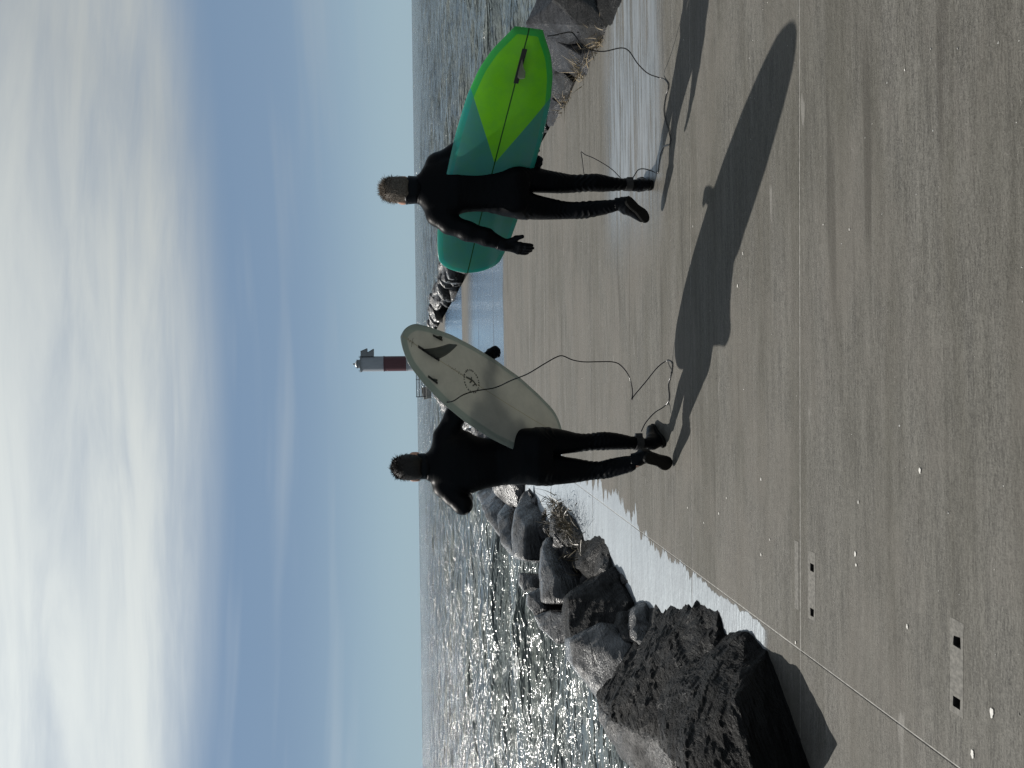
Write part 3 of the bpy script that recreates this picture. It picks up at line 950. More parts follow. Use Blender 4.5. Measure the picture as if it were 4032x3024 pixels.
def weed(name, base, mat, label, n, ln, spread, lean, seed, cat='weed', w=0.004):
    r4 = np.random.default_rng(seed)
    V, F = [], []
    for k in range(n):
        b = np.array(base) + np.array([r4.normal(0, spread[0]), r4.normal(0, spread[1]), 0.0])
        L = ln * (0.4 + 0.8 * r4.random())
        dirv = np.array(lean) + r4.normal(0, 0.45, 3)
        dirv[2] = abs(dirv[2]) * 0.8 + 0.1
        dirv /= np.linalg.norm(dirv)
        sd = np.cross(dirv, r4.normal(size=3))
        sd /= np.linalg.norm(sd)
        bend = r4.normal(0, 0.4, 3) + np.array([0, 0, -0.6])
        s = len(V)
        for j in range(5):
            t = j / 4
            p = b + dirv * L * t + bend * L * t * t * 0.5
            ww = w * (1 - t * 0.85)
            V.append(tuple(p - sd * ww))
            V.append(tuple(p + sd * ww))
        for j in range(4):
            F.append((s + 2 * j, s + 2 * j + 1, s + 2 * j + 3, s + 2 * j + 2))
    o = mesh_obj(name, V, F, MAT[mat], None, False, base)
    return tag(o, label, cat)


weed('weed_tuft', (-1.50, 8.05, 0.10), 'weed_dark', 'bushy brown weed tuft on a dark stone at the left edge', 420, 0.22, (0.13, 0.40), (0.1, -0.1, 0.6), 1, w=0.005)
weed('weed_tuft', (-1.42, 9.0, 0.02), 'weed_dark', 'thin wisps of dark weed standing just past the bushy tuft', 60, 0.22, (0.03, 0.07), (0.2, -0.1, 0.7), 2, w=0.003)
weed('weed_clump', (2.98, 7.1, 0.01), 'weed', 'tangled straw-coloured weed at the walkway edge beneath the green board', 150, 0.24, (0.05, 0.12), (0.3, -0.2, 0.5), 3)
weed('weed_clump', (2.96, 6.52, 0.0), 'weed', 'straw-coloured weed in the corner beside the dark slab-sided boulder', 90, 0.18, (0.04, 0.08), (0.0, -0.2, 0.5), 4)
weed('weed_clump', (3.02, 8.0, 0.0), 'weed', 'pale weed strands by the small bluish stone on the right edge', 70, 0.2, (0.04, 0.2), (0.0, -0.2, 0.5), 5)


# ------------------------------------------------------------------ people: distance fields turned into one continuous skin
class Field:
    def __init__(self, lo, hi, vox):
        self.lo, self.vox = np.array(lo, float), vox
        n = np.ceil((np.array(hi) - self.lo) / vox).astype(int) + 1
        self.n = n
        self.ax = [self.lo[i] + np.arange(n[i]) * vox for i in range(3)]
        self.d = np.full(n, 0.2, np.float32)

    def box(self, lo, hi):
        sl = []
        for i in range(3):
            a = int(np.clip(math.floor((lo[i] - self.lo[i]) / self.vox), 0, self.n[i] - 1))
            b = int(np.clip(math.ceil((hi[i] - self.lo[i]) / self.vox) + 1, a + 1, self.n[i]))
            sl.append(slice(a, b))
        X = self.ax[0][sl[0]][:, None, None]
        Y = self.ax[1][sl[1]][None, :, None]
        Z = self.ax[2][sl[2]][None, None, :]
        return tuple(sl), X, Y, Z

    def add(self, sl, d, k):
        a = self.d[sl]
        if k <= 0:
            self.d[sl] = np.minimum(a, d)
        else:
            h = np.clip(0.5 + 0.5 * (a - d) / k, 0, 1)
            self.d[sl] = a * (1 - h) + d * h - k * h * (1 - h)

    def loft(self, rows, k=0.02, grow=0.0, pad=0.09, sq=2.0):
        """stack of flat ellipses given as (z, x, y, rx, ry)"""
        r = np.array(sorted(rows), float)
        zs = r[:, 0]
        m = r[:, 3:].max() + pad
        sl, X, Y, Z = self.box((r[:, 1].min() - m, r[:, 2].min() - m, zs[0] - pad), (r[:, 1].max() + m, r[:, 2].max() + m, zs[-1] + pad))
        zz = Z[0, 0]
        zc = np.clip(zz, zs[0], zs[-1])
        # smooth the profile so the rows do not read as facets
        zf = np.linspace(zs[0], zs[-1], 160)
        def prof(j):
            f = np.interp(zf, zs, r[:, j])
            kk = np.array([1, 4, 6, 4, 1.]) / 16
            for _ in range(3):
                f = np.convolve(np.pad(f, 2, mode='edge'), kk, 'valid')
            return np.interp(zc, zf, f)[None, None, :]
        cx, cy_, rx, ry = prof(1), prof(2), prof(3) + grow, prof(4) + grow
        q = (np.abs((X - cx) / rx) ** sq + np.abs((Y - cy_) / ry) ** sq) ** (1 / sq)
        dr = (q - 1) * np.minimum(rx, ry)
        dz = np.abs(Z - zc[None, None, :]) - max(grow, 0.0)
        d = np.where(dz > 0, np.sqrt(np.maximum(dr, 0) ** 2 + np.maximum(dz, 0) ** 2), dr)
        d = np.where((dz > 0) & (dr < 0), np.maximum(dz, dr), d)
        self.add(sl, d.astype(np.float32), k)

    def cone(self, a, b, ra, rb, k=0.02, grow=0.0):
        a, b = np.array(a, float), np.array(b, float)
        ra, rb = ra + grow, rb + grow
        m = max(ra, rb) + 0.06
        sl, X, Y, Z = self.box(np.minimum(a, b) - m, np.maximum(a, b) + m)
        ab = b - a
        L2 = ab @ ab + 1e-12
        t = np.clip(((X - a[0]) * ab[0] + (Y - a[1]) * ab[1] + (Z - a[2]) * ab[2]) / L2, 0, 1)
        d = np.sqrt((X - a[0] - ab[0] * t) ** 2 + (Y - a[1] - ab[1] * t) ** 2 + (Z - a[2] - ab[2] * t) ** 2) - (ra + (rb - ra) * t)
        self.add(sl, d.astype(np.float32), k)

    def chain(self, P, rad, k=0.02, grow=0.0):
        for i in range(len(P) - 1):
            self.cone(P[i], P[i + 1], rad[i], rad[i + 1], k, grow)

    def ell(self, c, r, M=None, k=0.02, grow=0.0):
        c, r = np.array(c, float), np.array(r, float) + grow
        m = r.max() + 0.06
        sl, X, Y, Z = self.box(c - m, c + m)
        M = np.eye(3) if M is None else np.array(M)
        dx, dy, dz = X - c[0], Y - c[1], Z - c[2]
        u = [(M[i][0] * dx + M[i][1] * dy + M[i][2] * dz) for i in range(3)]
        q = np.sqrt((u[0] / r[0]) ** 2 + (u[1] / r[1]) ** 2 + (u[2] / r[2]) ** 2)
        g = np.sqrt((u[0] / r[0] ** 2) ** 2 + (u[1] / r[1] ** 2) ** 2 + (u[2] / r[2] ** 2) ** 2) + 1e-9
        self.add(sl, (q * (q - 1) / g).astype(np.float32), k)

    def wrinkle(self, bands):
        """folds: bands are (z, half height, amplitude, wavelength, tilt, phase)"""
        X, Y, Z = self.ax[0][:, None, None], self.ax[1][None, :, None], self.ax[2][None, None, :]
        for (z, hh, amp, lam, tilt, ph) in bands:
            sl, x, y, zz = self.box((self.lo[0], self.lo[1], z - 2 * hh), (self.ax[0][-1], self.ax[1][-1], z + 2 * hh))
            e = np.exp(-((zz - z) / hh) ** 2)
            s = np.sin(2 * np.pi / lam * (zz + tilt * x + tilt * 0.6 * y + 0.012 * np.sin(x * 70 + ph) + 0.01 * np.sin(y * 60 + 2 * ph)) + ph)
            self.d[sl] -= (amp * e * np.maximum(s, -0.3)).astype(np.float32)

    def cut(self, p, n):
        """remove everything on the side of the plane the normal points to"""
        d = (self.ax[0][:, None, None] - p[0]) * n[0] + (self.ax[1][None, :, None] - p[1]) * n[1] + (self.ax[2][None, None, :] - p[2]) * n[2]
        self.d = np.maximum(self.d, d.astype(np.float32))

    def cut_near(self, p, n, rad):
        """the same, within a ball only (for cuffs)"""
        lo, hi = np.array(p) - rad, np.array(p) + rad
        sl, x, y, z = self.box(lo, hi)
        pl = (x - p[0]) * n[0] + (y - p[1]) * n[1] + (z - p[2]) * n[2]
        ball = np.sqrt((x - p[0]) ** 2 + (y - p[1]) ** 2 + (z - p[2]) ** 2) - rad
        rem = np.maximum(-pl, ball)
        self.d[sl] = np.maximum(self.d[sl], -rem.astype(np.float32))

    def mesh(self, level=0.0):
        g = openvdb.FloatGrid(0.05)
        g.copyFromArray(np.clip(self.d - level, -0.05, 0.05).astype(np.float32))
        p, q = g.convertToQuads(0.0)
        return p * self.vox + self.lo, q[:, ::-1]


def smooth_mesh(P, Q, it=2):
    P = P.copy()
    n = len(P)
    e = np.concatenate([Q[:, [0, 1]], Q[:, [1, 2]], Q[:, [2, 3]], Q[:, [3, 0]]])
    for k in range(it):
        for f in (0.5, -0.52):
            s = np.zeros_like(P)
            c = np.zeros(n)
            np.add.at(s, e[:, 0], P[e[:, 1]])
            np.add.at(s, e[:, 1], P[e[:, 0]])
            np.add.at(c, e[:, 0], 1)
            np.add.at(c, e[:, 1], 1)
            P += f * (s / np.maximum(c, 1)[:, None] - P)
    return P


def skin_obj(name, F, mat, parent, level=0.0, it=2):
    P, Q = F.mesh(level)
    P = smooth_mesh(P, Q, it)
    return mesh_obj(name, P, Q, mat, parent, True)


def put_head(F, c, w=0.078, look=(0.0, 0.0), k=0.012):
    """head facing +Y (away from the camera); c is the middle of the skull"""
    c = np.array(c, float)
    F.ell(c + (0, -0.006, 0.008), (w, 0.098, 0.098), None, k)
    F.ell(c + (0, 0.022, -0.045), (w * 0.84, 0.075, 0.085), None, 0.03)
    F.ell(c + (0, 0.055, -0.098), (w * 0.52, 0.040, 0.028), None, 0.03)      # chin
    F.cone(c + (0, 0.090, -0.012), c + (0, 0.112, -0.048), 0.010, 0.015, 0.015)  # nose
    F.ell(c + (0, 0.083, 0.018), (w * 0.72, 0.016, 0.011), None, 0.015)      # brow
    F.ell(c + (0, 0.088, -0.074), (0.024, 0.009, 0.0065), None, 0.008)        # lips
    for s in (-1, 1):
        F.ell(c + (s * 0.032, 0.078, -0.032), (0.020, 0.020, 0.018), None, 0.02)   # cheek
        a = R(18) * s
        M = [[math.cos(a), -math.sin(a), 0], [math.sin(a), math.cos(a), 0], [0, 0, 1]]
        F.ell(c + (s * (w + 0.007), 0.0, -0.030), (0.009, 0.020, 0.034), M, 0.008)  # ear


def hair_blades(name, parent, c, w, mat, n, ln, seed, top=0.098, up=(0, -0.2, 0.5), wd=0.0016):
    """short locks rooted on the scalp"""
    r5 = np.random.default_rng(seed)
    c0 = np.array(c, float)
    c = c0 + (0, -0.006, 0.008)
    K = Field(c - 0.14, c + 0.14, 0.005)
    K.ell(c, (w, 0.098, top), None, 0.0, 0.005)
    K.cone(c + (0, -0.03, -0.05), c + (0, -0.022, -0.085), w * 0.80, w * 0.72, 0.03, 0.004)
    K.cut(tuple(c + (0, 0.050, 0.030)), (0, 0.80, -0.60))
    K.cut(tuple(c + (0, 0.0, -0.105)), (0, -0.35, -0.94))
    Pc, Qc = K.mesh()
    Pc = smooth_mesh(Pc, Qc, 2)
    V, F = [tuple(v) for v in Pc], [tuple(q) for q in Qc]
    got = 0
    while got < n:
        v = r5.normal(size=3)
        v /= np.linalg.norm(v)
        if v[2] < -0.55 and True: continue
        if v[1] > 0.55 and v[2] < 0.55: continue          # the face stays free
        if v[2] < 0.05 and v[1] > 0.15: continue          # round the ears
        p = c + v * np.array([w, 0.098, top]) * 0.985
        L = ln * (0.45 + 0.75 * r5.random()) * (1.15 if v[2] > 0.6 else 0.55 if v[2] < 0.1 else 0.8)
        dv = v * (0.62 if v[2] > 0.6 else 0.30 if v[2] > 0.3 else 0.16) + np.array(up) * (0.9 if v[2] > 0.6 else 0.1 if v[2] > 0.3 else -0.9) + r5.normal(0, 0.28, 3)
        dv /= np.linalg.norm(dv)
        sd = np.cross(dv, v + r5.normal(0, 0.5, 3))
        sd /= np.linalg.norm(sd) + 1e-9
        bd = np.array([0, 0, -0.5]) + r5.normal(0, 0.4, 3)
        s = len(V)
        for j in range(4):
            t = j / 3
            q = p + dv * L * t + bd * L * t * t * 0.35
            ww = wd * (1 - 0.85 * t)
            V.append(tuple(q - sd * ww))
            V.append(tuple(q + sd * ww))
        for j in range(3):
            F.append((s + 2 * j, s + 2 * j + 1, s + 2 * j + 3, s + 2 * j + 2))
        got += 1
    return mesh_obj(name, V, F, MAT[mat], parent)


def glove(F, wrist, knuck, palm_n, side, curl=0.5, k=0.008, s=1.0, grow=0.0, spread=0.1, tdir=None):
    """a gloved hand: palm, four fingers and a thumb. knuck = middle of the knuckles, palm_n = direction the palm faces"""
    w_, kn = np.array(wrist, float), np.array(knuck, float)
    f = kn - w_
    L = np.linalg.norm(f)
    f /= L
    pn = np.array(palm_n, float)
    pn -= f * (pn @ f)
    pn /= np.linalg.norm(pn)
    ac = np.cross(f, pn) * side                     # towards the thumb
    F.cone(w_, w_ + f * L * 0.35, 0.026 * s, 0.027 * s, 0.02, grow)
    for j, o in enumerate((0.030, 0.010, -0.010, -0.028)):
        F.cone(w_ + f * L * 0.25 + ac * o * 0.5 * s, kn + ac * o * s, 0.018 * s, 0.0125 * s, 0.015, grow)
        ln = (0.070, 0.080, 0.074, 0.058)[j] * s
        p = kn + ac * o * s
        a0 = curl * (0.9 + 0.06 * j)
        d = f.copy()
        d = d + ac * (o / 0.03) * spread
        r0 = 0.0115 * s
        for q in range(3):
            a0q = a0 * (0.6 + 0.5 * q)
            dd = d * math.cos(a0q) + pn * math.sin(a0q)
            dd /= np.linalg.norm(dd)
            e = p + dd * ln * (0.45, 0.31, 0.24)[q]
            F.cone(p, e, r0, r0 * 0.9, k, grow)
            p, r0 = e, r0 * 0.9
    b = w_ + f * L * 0.32 + ac * 0.026 * s + pn * 0.008
    td = np.array(tdir, float) if tdir is not None else (f * 0.75 + ac * 0.65 + pn * 0.25)
    td /= np.linalg.norm(td)
    m = b + td * 0.045 * s
    t2 = td * 0.85 + f * 0.35
    t2 /= np.linalg.norm(t2)
    F.cone(b, m, 0.017 * s, 0.0135 * s, 0.015, grow)
    F.cone(m, m + t2 * 0.036 * s, 0.0135 * s, 0.0115 * s, k, grow)


def boot(F, heel, toe, ankle, k=0.015, grow=0.0, wide=0.040, up=(0, 0, 1)):
    h, t, a = np.array(heel, float), np.array(toe, float), np.array(ankle, float)
    f = t - h
    L = np.linalg.norm(f)
    f /= L
    u = np.array(up, float)
    u -= f * (u @ f)
    u /= np.linalg.norm(u)
    s = np.cross(f, u)
    M = np.array([f, s, u])
    F.ell(h + f * 0.035 + u * 0.040, (0.048, 0.034, 0.042), M, k, grow)          # heel
    F.ell(h + f * L * 0.50 + u * 0.033, (L * 0.36, 0.036, 0.034), M, k, grow)    # middle
    F.ell(t - f * 0.060 + u * 0.028, (0.062, wide + 0.004, 0.027), M, k, grow)   # ball and toes
    F.cone(a, h + f * 0.06 + u * 0.055, 0.036, 0.040, 0.03, grow)
    F.cone(h + f * 0.06 + u * 0.075, h + f * L * 0.62 + u * 0.040, 0.034, 0.027, 0.03, grow)


def sole(name, heel, toe, parent, up=(0, 0, 1), wide=0.046, th=0.012):
    """moulded rubber sole with a waist"""
    h, t = Vector(heel), Vector(toe)
    f = (t - h)
    L = f.length
    f.normalize()
    u = Vector(up)
    u = (u - f * u.dot(f)).normalized()
    s = f.cross(u)
    prof = [(-0.012, 0.0), (-0.010, .018), (0.0, .030), (0.03, .0365), (0.07, .036), (0.12, .032), (0.16, .038), (0.20, .046), (0.235, .044), (0.258, .032), (0.270, .016), (0.274, 0.0)]
    prof = [(a * L / 0.26, b * wide / 0.046) for a, b in prof]
    ring = [(a, b) for a, b in prof] + [(a, -b) for a, b in prof[-2:0:-1]]
    V, F = [], []
    lv = [(-0.004, 0.94), (0.0, 1.0), (th, 1.03), (th + 0.003, 0.97)]
    for z_, k_ in lv:
        for a, b in ring:
            V.append(tuple(h + f * (L / 2 + (a - L / 2) * (1 if k_ > .95 else .985)) + s * b * k_ + u * z_))
    n = len(ring)
    for i in range(len(lv) - 1):
        for j in range(n):
            F.append((i * n + j, i * n + (j + 1) % n, (i + 1) * n + (j + 1) % n, (i + 1) * n + j))
    F.append(tuple(range(n))[::-1])
    F.append(tuple((len(lv) - 1) * n + j for j in range(n)))
    return mesh_obj(name, V, F, MAT['sole'], parent, False)


def collar_mesh(name, c, rx, ry, z0, z1, parent, tilt=(0.0, 0.0), flare=1.06, lift=0.0):
    """loose neck seal of a wetsuit: a short open tube with real thickness"""
    V, F = [], []
    N = 40
    prof = [(0.0, 1.05, 0.0), (0.4, 1.0, 0.0), (0.85, 1.0 * flare, 0.0), (1.0, 1.02 * flare, 0.0), (1.0, 0.97 * flare, 1.0), (0.6, 0.95, 1.0), (0.0, 0.98, 1.0)]
    for (t, k_, _) in prof:
        for j in range(N):
            a = 2 * math.pi * j / N
            wob = 1 + 0.03 * math.sin(3 * a + 1.0) * t + lift * max(0, math.cos(a - 2.6)) * t
            x = c[0] + rx * k_ * wob * math.cos(a)
            y = c[1] + ry * k_ * wob * math.sin(a)
            z = z0 + (z1 - z0) * t + tilt[0] * math.cos(a) * t + tilt[1] * math.sin(a) * t
            V.append((x, y, z))
    for i in range(len(prof) - 1):
        for j in range(N):
            F.append((i * N + j, i * N + (j + 1) % N, (i + 1) * N + (j + 1) % N, (i + 1) * N + j))
    for j in range(N):
        F.append(((len(prof) - 1) * N + j, (len(prof) - 1) * N + (j + 1) % N, (j + 1) % N, j))
    return mesh_obj(name, V, F, MAT['smoothskin'], parent, True)


def band(name, c, axis, rx, h, parent, mat='strap', th=0.006, flap=None):
    """a strap wrapped round a limb"""
    c, axv = Vector(c), Vector(axis).normalized()
    e1 = axv.orthogonal().normalized()
    e2 = axv.cross(e1)
    V, F = [], []
    N = 28
    for (r_, z_) in ((rx, -h / 2), (rx + th, -h / 2), (rx + th, h / 2), (rx, h / 2)):
        for j in range(N):
            a = 2 * math.pi * j / N
            V.append(tuple(c + (e1 * math.cos(a) + e2 * math.sin(a)) * r_ + axv * z_))
    for i in range(4):
        for j in range(N):
            F.append((i * N + j, i * N + (j + 1) % N, ((i + 1) % 4) * N + (j + 1) % N, ((i + 1) % 4) * N + j))
    return mesh_obj(name, V, F, MAT[mat], parent, False)


L_TRUNK = [
    (1.588, -0.507, 4.800, 0.078, 0.075),
    (1.558, -0.504, 4.800, 0.088, 0.075),
    (1.532, -0.496, 4.800, 0.107, 0.085),
    (1.508, -0.482, 4.800, 0.147, 0.095),
    (1.478, -0.473, 4.800, 0.187, 0.105),
    (1.438, -0.473, 4.800, 0.207, 0.115),
    (1.388, -0.478, 4.800, 0.210, 0.12),
    (1.318, -0.487, 4.800, 0.201, 0.12),
    (1.258, -0.495, 4.800, 0.175, 0.115),
    (1.207, -0.494, 4.800, 0.159, 0.108),
    (1.136, -0.486, 4.810, 0.156, 0.105),
    (1.084, -0.471, 4.810, 0.164, 0.11),
    (1.035, -0.461, 4.800, 0.171, 0.12),
    (0.985, -0.457, 4.790, 0.176, 0.13),
    (0.883, -0.458, 4.790, 0.180, 0.13),
    (0.789, -0.462, 4.800, 0.179, 0.105),
]
L_LEG_R = [
    (0.880, -0.360, 4.800, 0.081, 0.1),
    (0.775, -0.366, 4.810, 0.082, 0.1),
    (0.732, -0.370, 4.820, 0.082, 0.095),
    (0.668, -0.376, 4.830, 0.073, 0.079),
    (0.613, -0.382, 4.840, 0.063, 0.068),
    (0.559, -0.383, 4.850, 0.056, 0.061),
    (0.504, -0.380, 4.860, 0.054, 0.059),
    (0.451, -0.377, 4.860, 0.058, 0.062),
    (0.397, -0.377, 4.860, 0.058, 0.062),
    (0.344, -0.381, 4.860, 0.055, 0.059),
    (0.290, -0.387, 4.865, 0.048, 0.052),
    (0.235, -0.394, 4.870, 0.041, 0.044),
    (0.178, -0.399, 4.880, 0.035, 0.038),
    (0.121, -0.402, 4.890, 0.032, 0.035),
    (0.074, -0.404, 4.900, 0.032, 0.035),
]
L_LEG_L = [
    (0.884, -0.546, 4.790, 0.092, 0.1),
    (0.780, -0.546, 4.800, 0.096, 0.1),
    (0.736, -0.549, 4.810, 0.093, 0.1),
    (0.672, -0.555, 4.820, 0.084, 0.091),
    (0.618, -0.558, 4.830, 0.078, 0.084),
    (0.566, -0.560, 4.830, 0.068, 0.074),
    (0.516, -0.561, 4.820, 0.059, 0.063),
    (0.468, -0.559, 4.800, 0.055, 0.059),
    (0.423, -0.547, 4.770, 0.060, 0.064),
    (0.378, -0.533, 4.740, 0.059, 0.064),
    (0.334, -0.520, 4.710, 0.056, 0.060),
    (0.291, -0.507, 4.680, 0.049, 0.053),
    (0.255, -0.490, 4.660, 0.041, 0.044),
]
G_TRUNK = [
    (1.670, 1.263, 5.020, 0.076, 0.07),
    (1.622, 1.267, 5.020, 0.082, 0.075),
    (1.584, 1.271, 5.020, 0.097, 0.08),
    (1.562, 1.275, 5.020, 0.133, 0.09),
    (1.535, 1.270, 5.020, 0.173, 0.1),
    (1.491, 1.272, 5.020, 0.203, 0.112),
    (1.426, 1.276, 5.010, 0.208, 0.12),
    (1.350, 1.285, 5.000, 0.189, 0.12),
    (1.306, 1.287, 5.000, 0.169, 0.115),
    (1.262, 1.284, 5.000, 0.158, 0.11),
    (1.208, 1.282, 5.000, 0.153, 0.105),
    (1.153, 1.280, 5.000, 0.152, 0.105),
    (1.097, 1.275, 5.000, 0.159, 0.11),
    (1.042, 1.269, 5.000, 0.167, 0.12),
    (0.987, 1.265, 5.000, 0.172, 0.13),
    (0.931, 1.261, 5.000, 0.174, 0.125),
    (0.885, 1.260, 5.010, 0.173, 0.11),
]
G_LEG_R = [
    (0.951, 1.349, 5.010, 0.085, 0.1),
    (0.867, 1.348, 5.010, 0.084, 0.1),
    (0.815, 1.345, 5.020, 0.081, 0.095),
    (0.757, 1.340, 5.030, 0.075, 0.081),
    (0.700, 1.335, 5.030, 0.070, 0.075),
    (0.642, 1.333, 5.040, 0.065, 0.070),
    (0.583, 1.332, 5.050, 0.060, 0.065),
    (0.525, 1.335, 5.050, 0.056, 0.061),
    (0.468, 1.341, 5.050, 0.056, 0.061),
    (0.410, 1.343, 5.050, 0.059, 0.063),
    (0.350, 1.341, 5.060, 0.054, 0.059),
    (0.292, 1.337, 5.060, 0.046, 0.050),
    (0.231, 1.339, 5.070, 0.039, 0.042),
    (0.158, 1.340, 5.080, 0.031, 0.034),
    (0.108, 1.340, 5.090, 0.029, 0.031),
    (0.058, 1.344, 5.100, 0.033, 0.036),
]
G_LEG_L = [
    (0.953, 1.175, 5.010, 0.085, 0.1),
    (0.869, 1.173, 5.010, 0.088, 0.1),
    (0.818, 1.165, 5.020, 0.080, 0.095),
    (0.760, 1.161, 5.030, 0.074, 0.080),
    (0.703, 1.156, 5.030, 0.067, 0.072),
    (0.646, 1.151, 5.030, 0.059, 0.064),
    (0.591, 1.147, 5.020, 0.056, 0.060),
    (0.539, 1.144, 5.000, 0.055, 0.059),
    (0.486, 1.144, 4.980, 0.055, 0.059),
    (0.425, 1.149, 4.960, 0.051, 0.055),
    (0.342, 1.154, 4.920, 0.042, 0.046),
    (0.287, 1.162, 4.900, 0.036, 0.039),
    (0.245, 1.167, 4.880, 0.034, 0.037),
]
L_LEASH = [(-0.048, 4.420, 1.529), (-0.078, 4.380, 1.494), (-0.092, 4.340, 1.473), (-0.097, 4.320, 1.453), (-0.089, 4.310, 1.416), (-0.057, 4.340, 1.360), (-0.036, 4.400, 1.282), (-0.019, 4.440, 1.167), (0.022, 4.440, 1.072), (0.058, 4.450, 0.976), (0.114, 4.480, 0.875), (0.157, 4.520, 0.790), (0.164, 4.550, 0.745), (0.141, 4.600, 0.676), (0.130, 4.650, 0.595), (0.132, 4.720, 0.477), (0.131, 4.780, 0.379), (0.109, 4.820, 0.316), (0.039, 4.860, 0.252), (-0.061, 4.880, 0.224), (-0.113, 4.880, 0.231), (-0.087, 4.880, 0.214), (-0.004, 4.880, 0.140), (0.097, 4.870, 0.055), (0.136, 4.819, 0.006), (0.111, 4.725, 0.006), (0.040, 4.760, 0.006), (-0.022, 4.807, 0.006), (-0.110, 4.798, 0.006), (-0.160, 4.860, 0.018), (-0.201, 4.870, 0.081), (-0.264, 4.880, 0.138), (-0.325, 4.890, 0.168)]
G_LEASH = [(1.933, 4.220, 0.873), (1.943, 4.220, 0.817), (1.975, 4.250, 0.735), (1.967, 4.280, 0.698), (1.943, 4.320, 0.660), (1.934, 4.370, 0.602), (1.962, 4.450, 0.492), (2.031, 4.550, 0.361), (2.035, 4.600, 0.295), (1.995, 4.680, 0.218), (1.970, 4.760, 0.129), (1.979, 4.840, 0.035), (1.951, 4.798, 0.006), (1.880, 4.724, 0.006), (1.835, 4.776, 0.006), (1.763, 4.816, 0.006), (1.678, 4.789, 0.006), (1.593, 4.730, 0.006), (1.522, 4.700, 0.006), (1.509, 4.744, 0.006), (1.526, 4.834, 0.006), (1.498, 4.898, 0.006), (1.447, 4.932, 0.006), (1.393, 4.970, 0.006), (1.424, 5.040, 0.016), (1.439, 5.040, 0.074), (1.433, 5.040, 0.115), (1.399, 5.050, 0.140), (1.367, 5.070, 0.157)]
G_LOOP = [(1.392, 5.050, 0.487), (1.431, 5.030, 0.497), (1.479, 5.000, 0.509), (1.525, 4.980, 0.521), (1.507, 4.980, 0.492), (1.483, 4.980, 0.430), (1.432, 5.020, 0.312), (1.373, 5.060, 0.227)]
BOARD_W_T, BOARD_W_N, BOARD_W_E = (0.256, 4.170, 1.719), (-0.372, 5.106, 0.685), (0.73, 0.38, -0.105)
BOARD_W_OUT = [(0, .085), (.04, .115), (.07, .14), (.14, .18), (.26, .228), (.39, .255), (.54, .268), (.7, .258), (.82, .225), (.92, .175), (1, .11)]
BOARD_G_T, BOARD_G_N, BOARD_G_E = (1.973, 4.200, 0.981), (0.845, 5.550, 1.256), (0.067, 0.145, -0.987)
BOARD_G_OUT = [(0, .082), (.03, .115), (.08, .175), (.15, .225), (.25, .262), (.4, .282), (.55, .286), (.7, .282), (.82, .268), (.9, .245), (1, .20)]
GREEN_V0, GREEN_VS = 0.87, 1.9


def limb(dst, rows, grow=0.0, k=0.02):
    dst.loft(rows, k, grow)


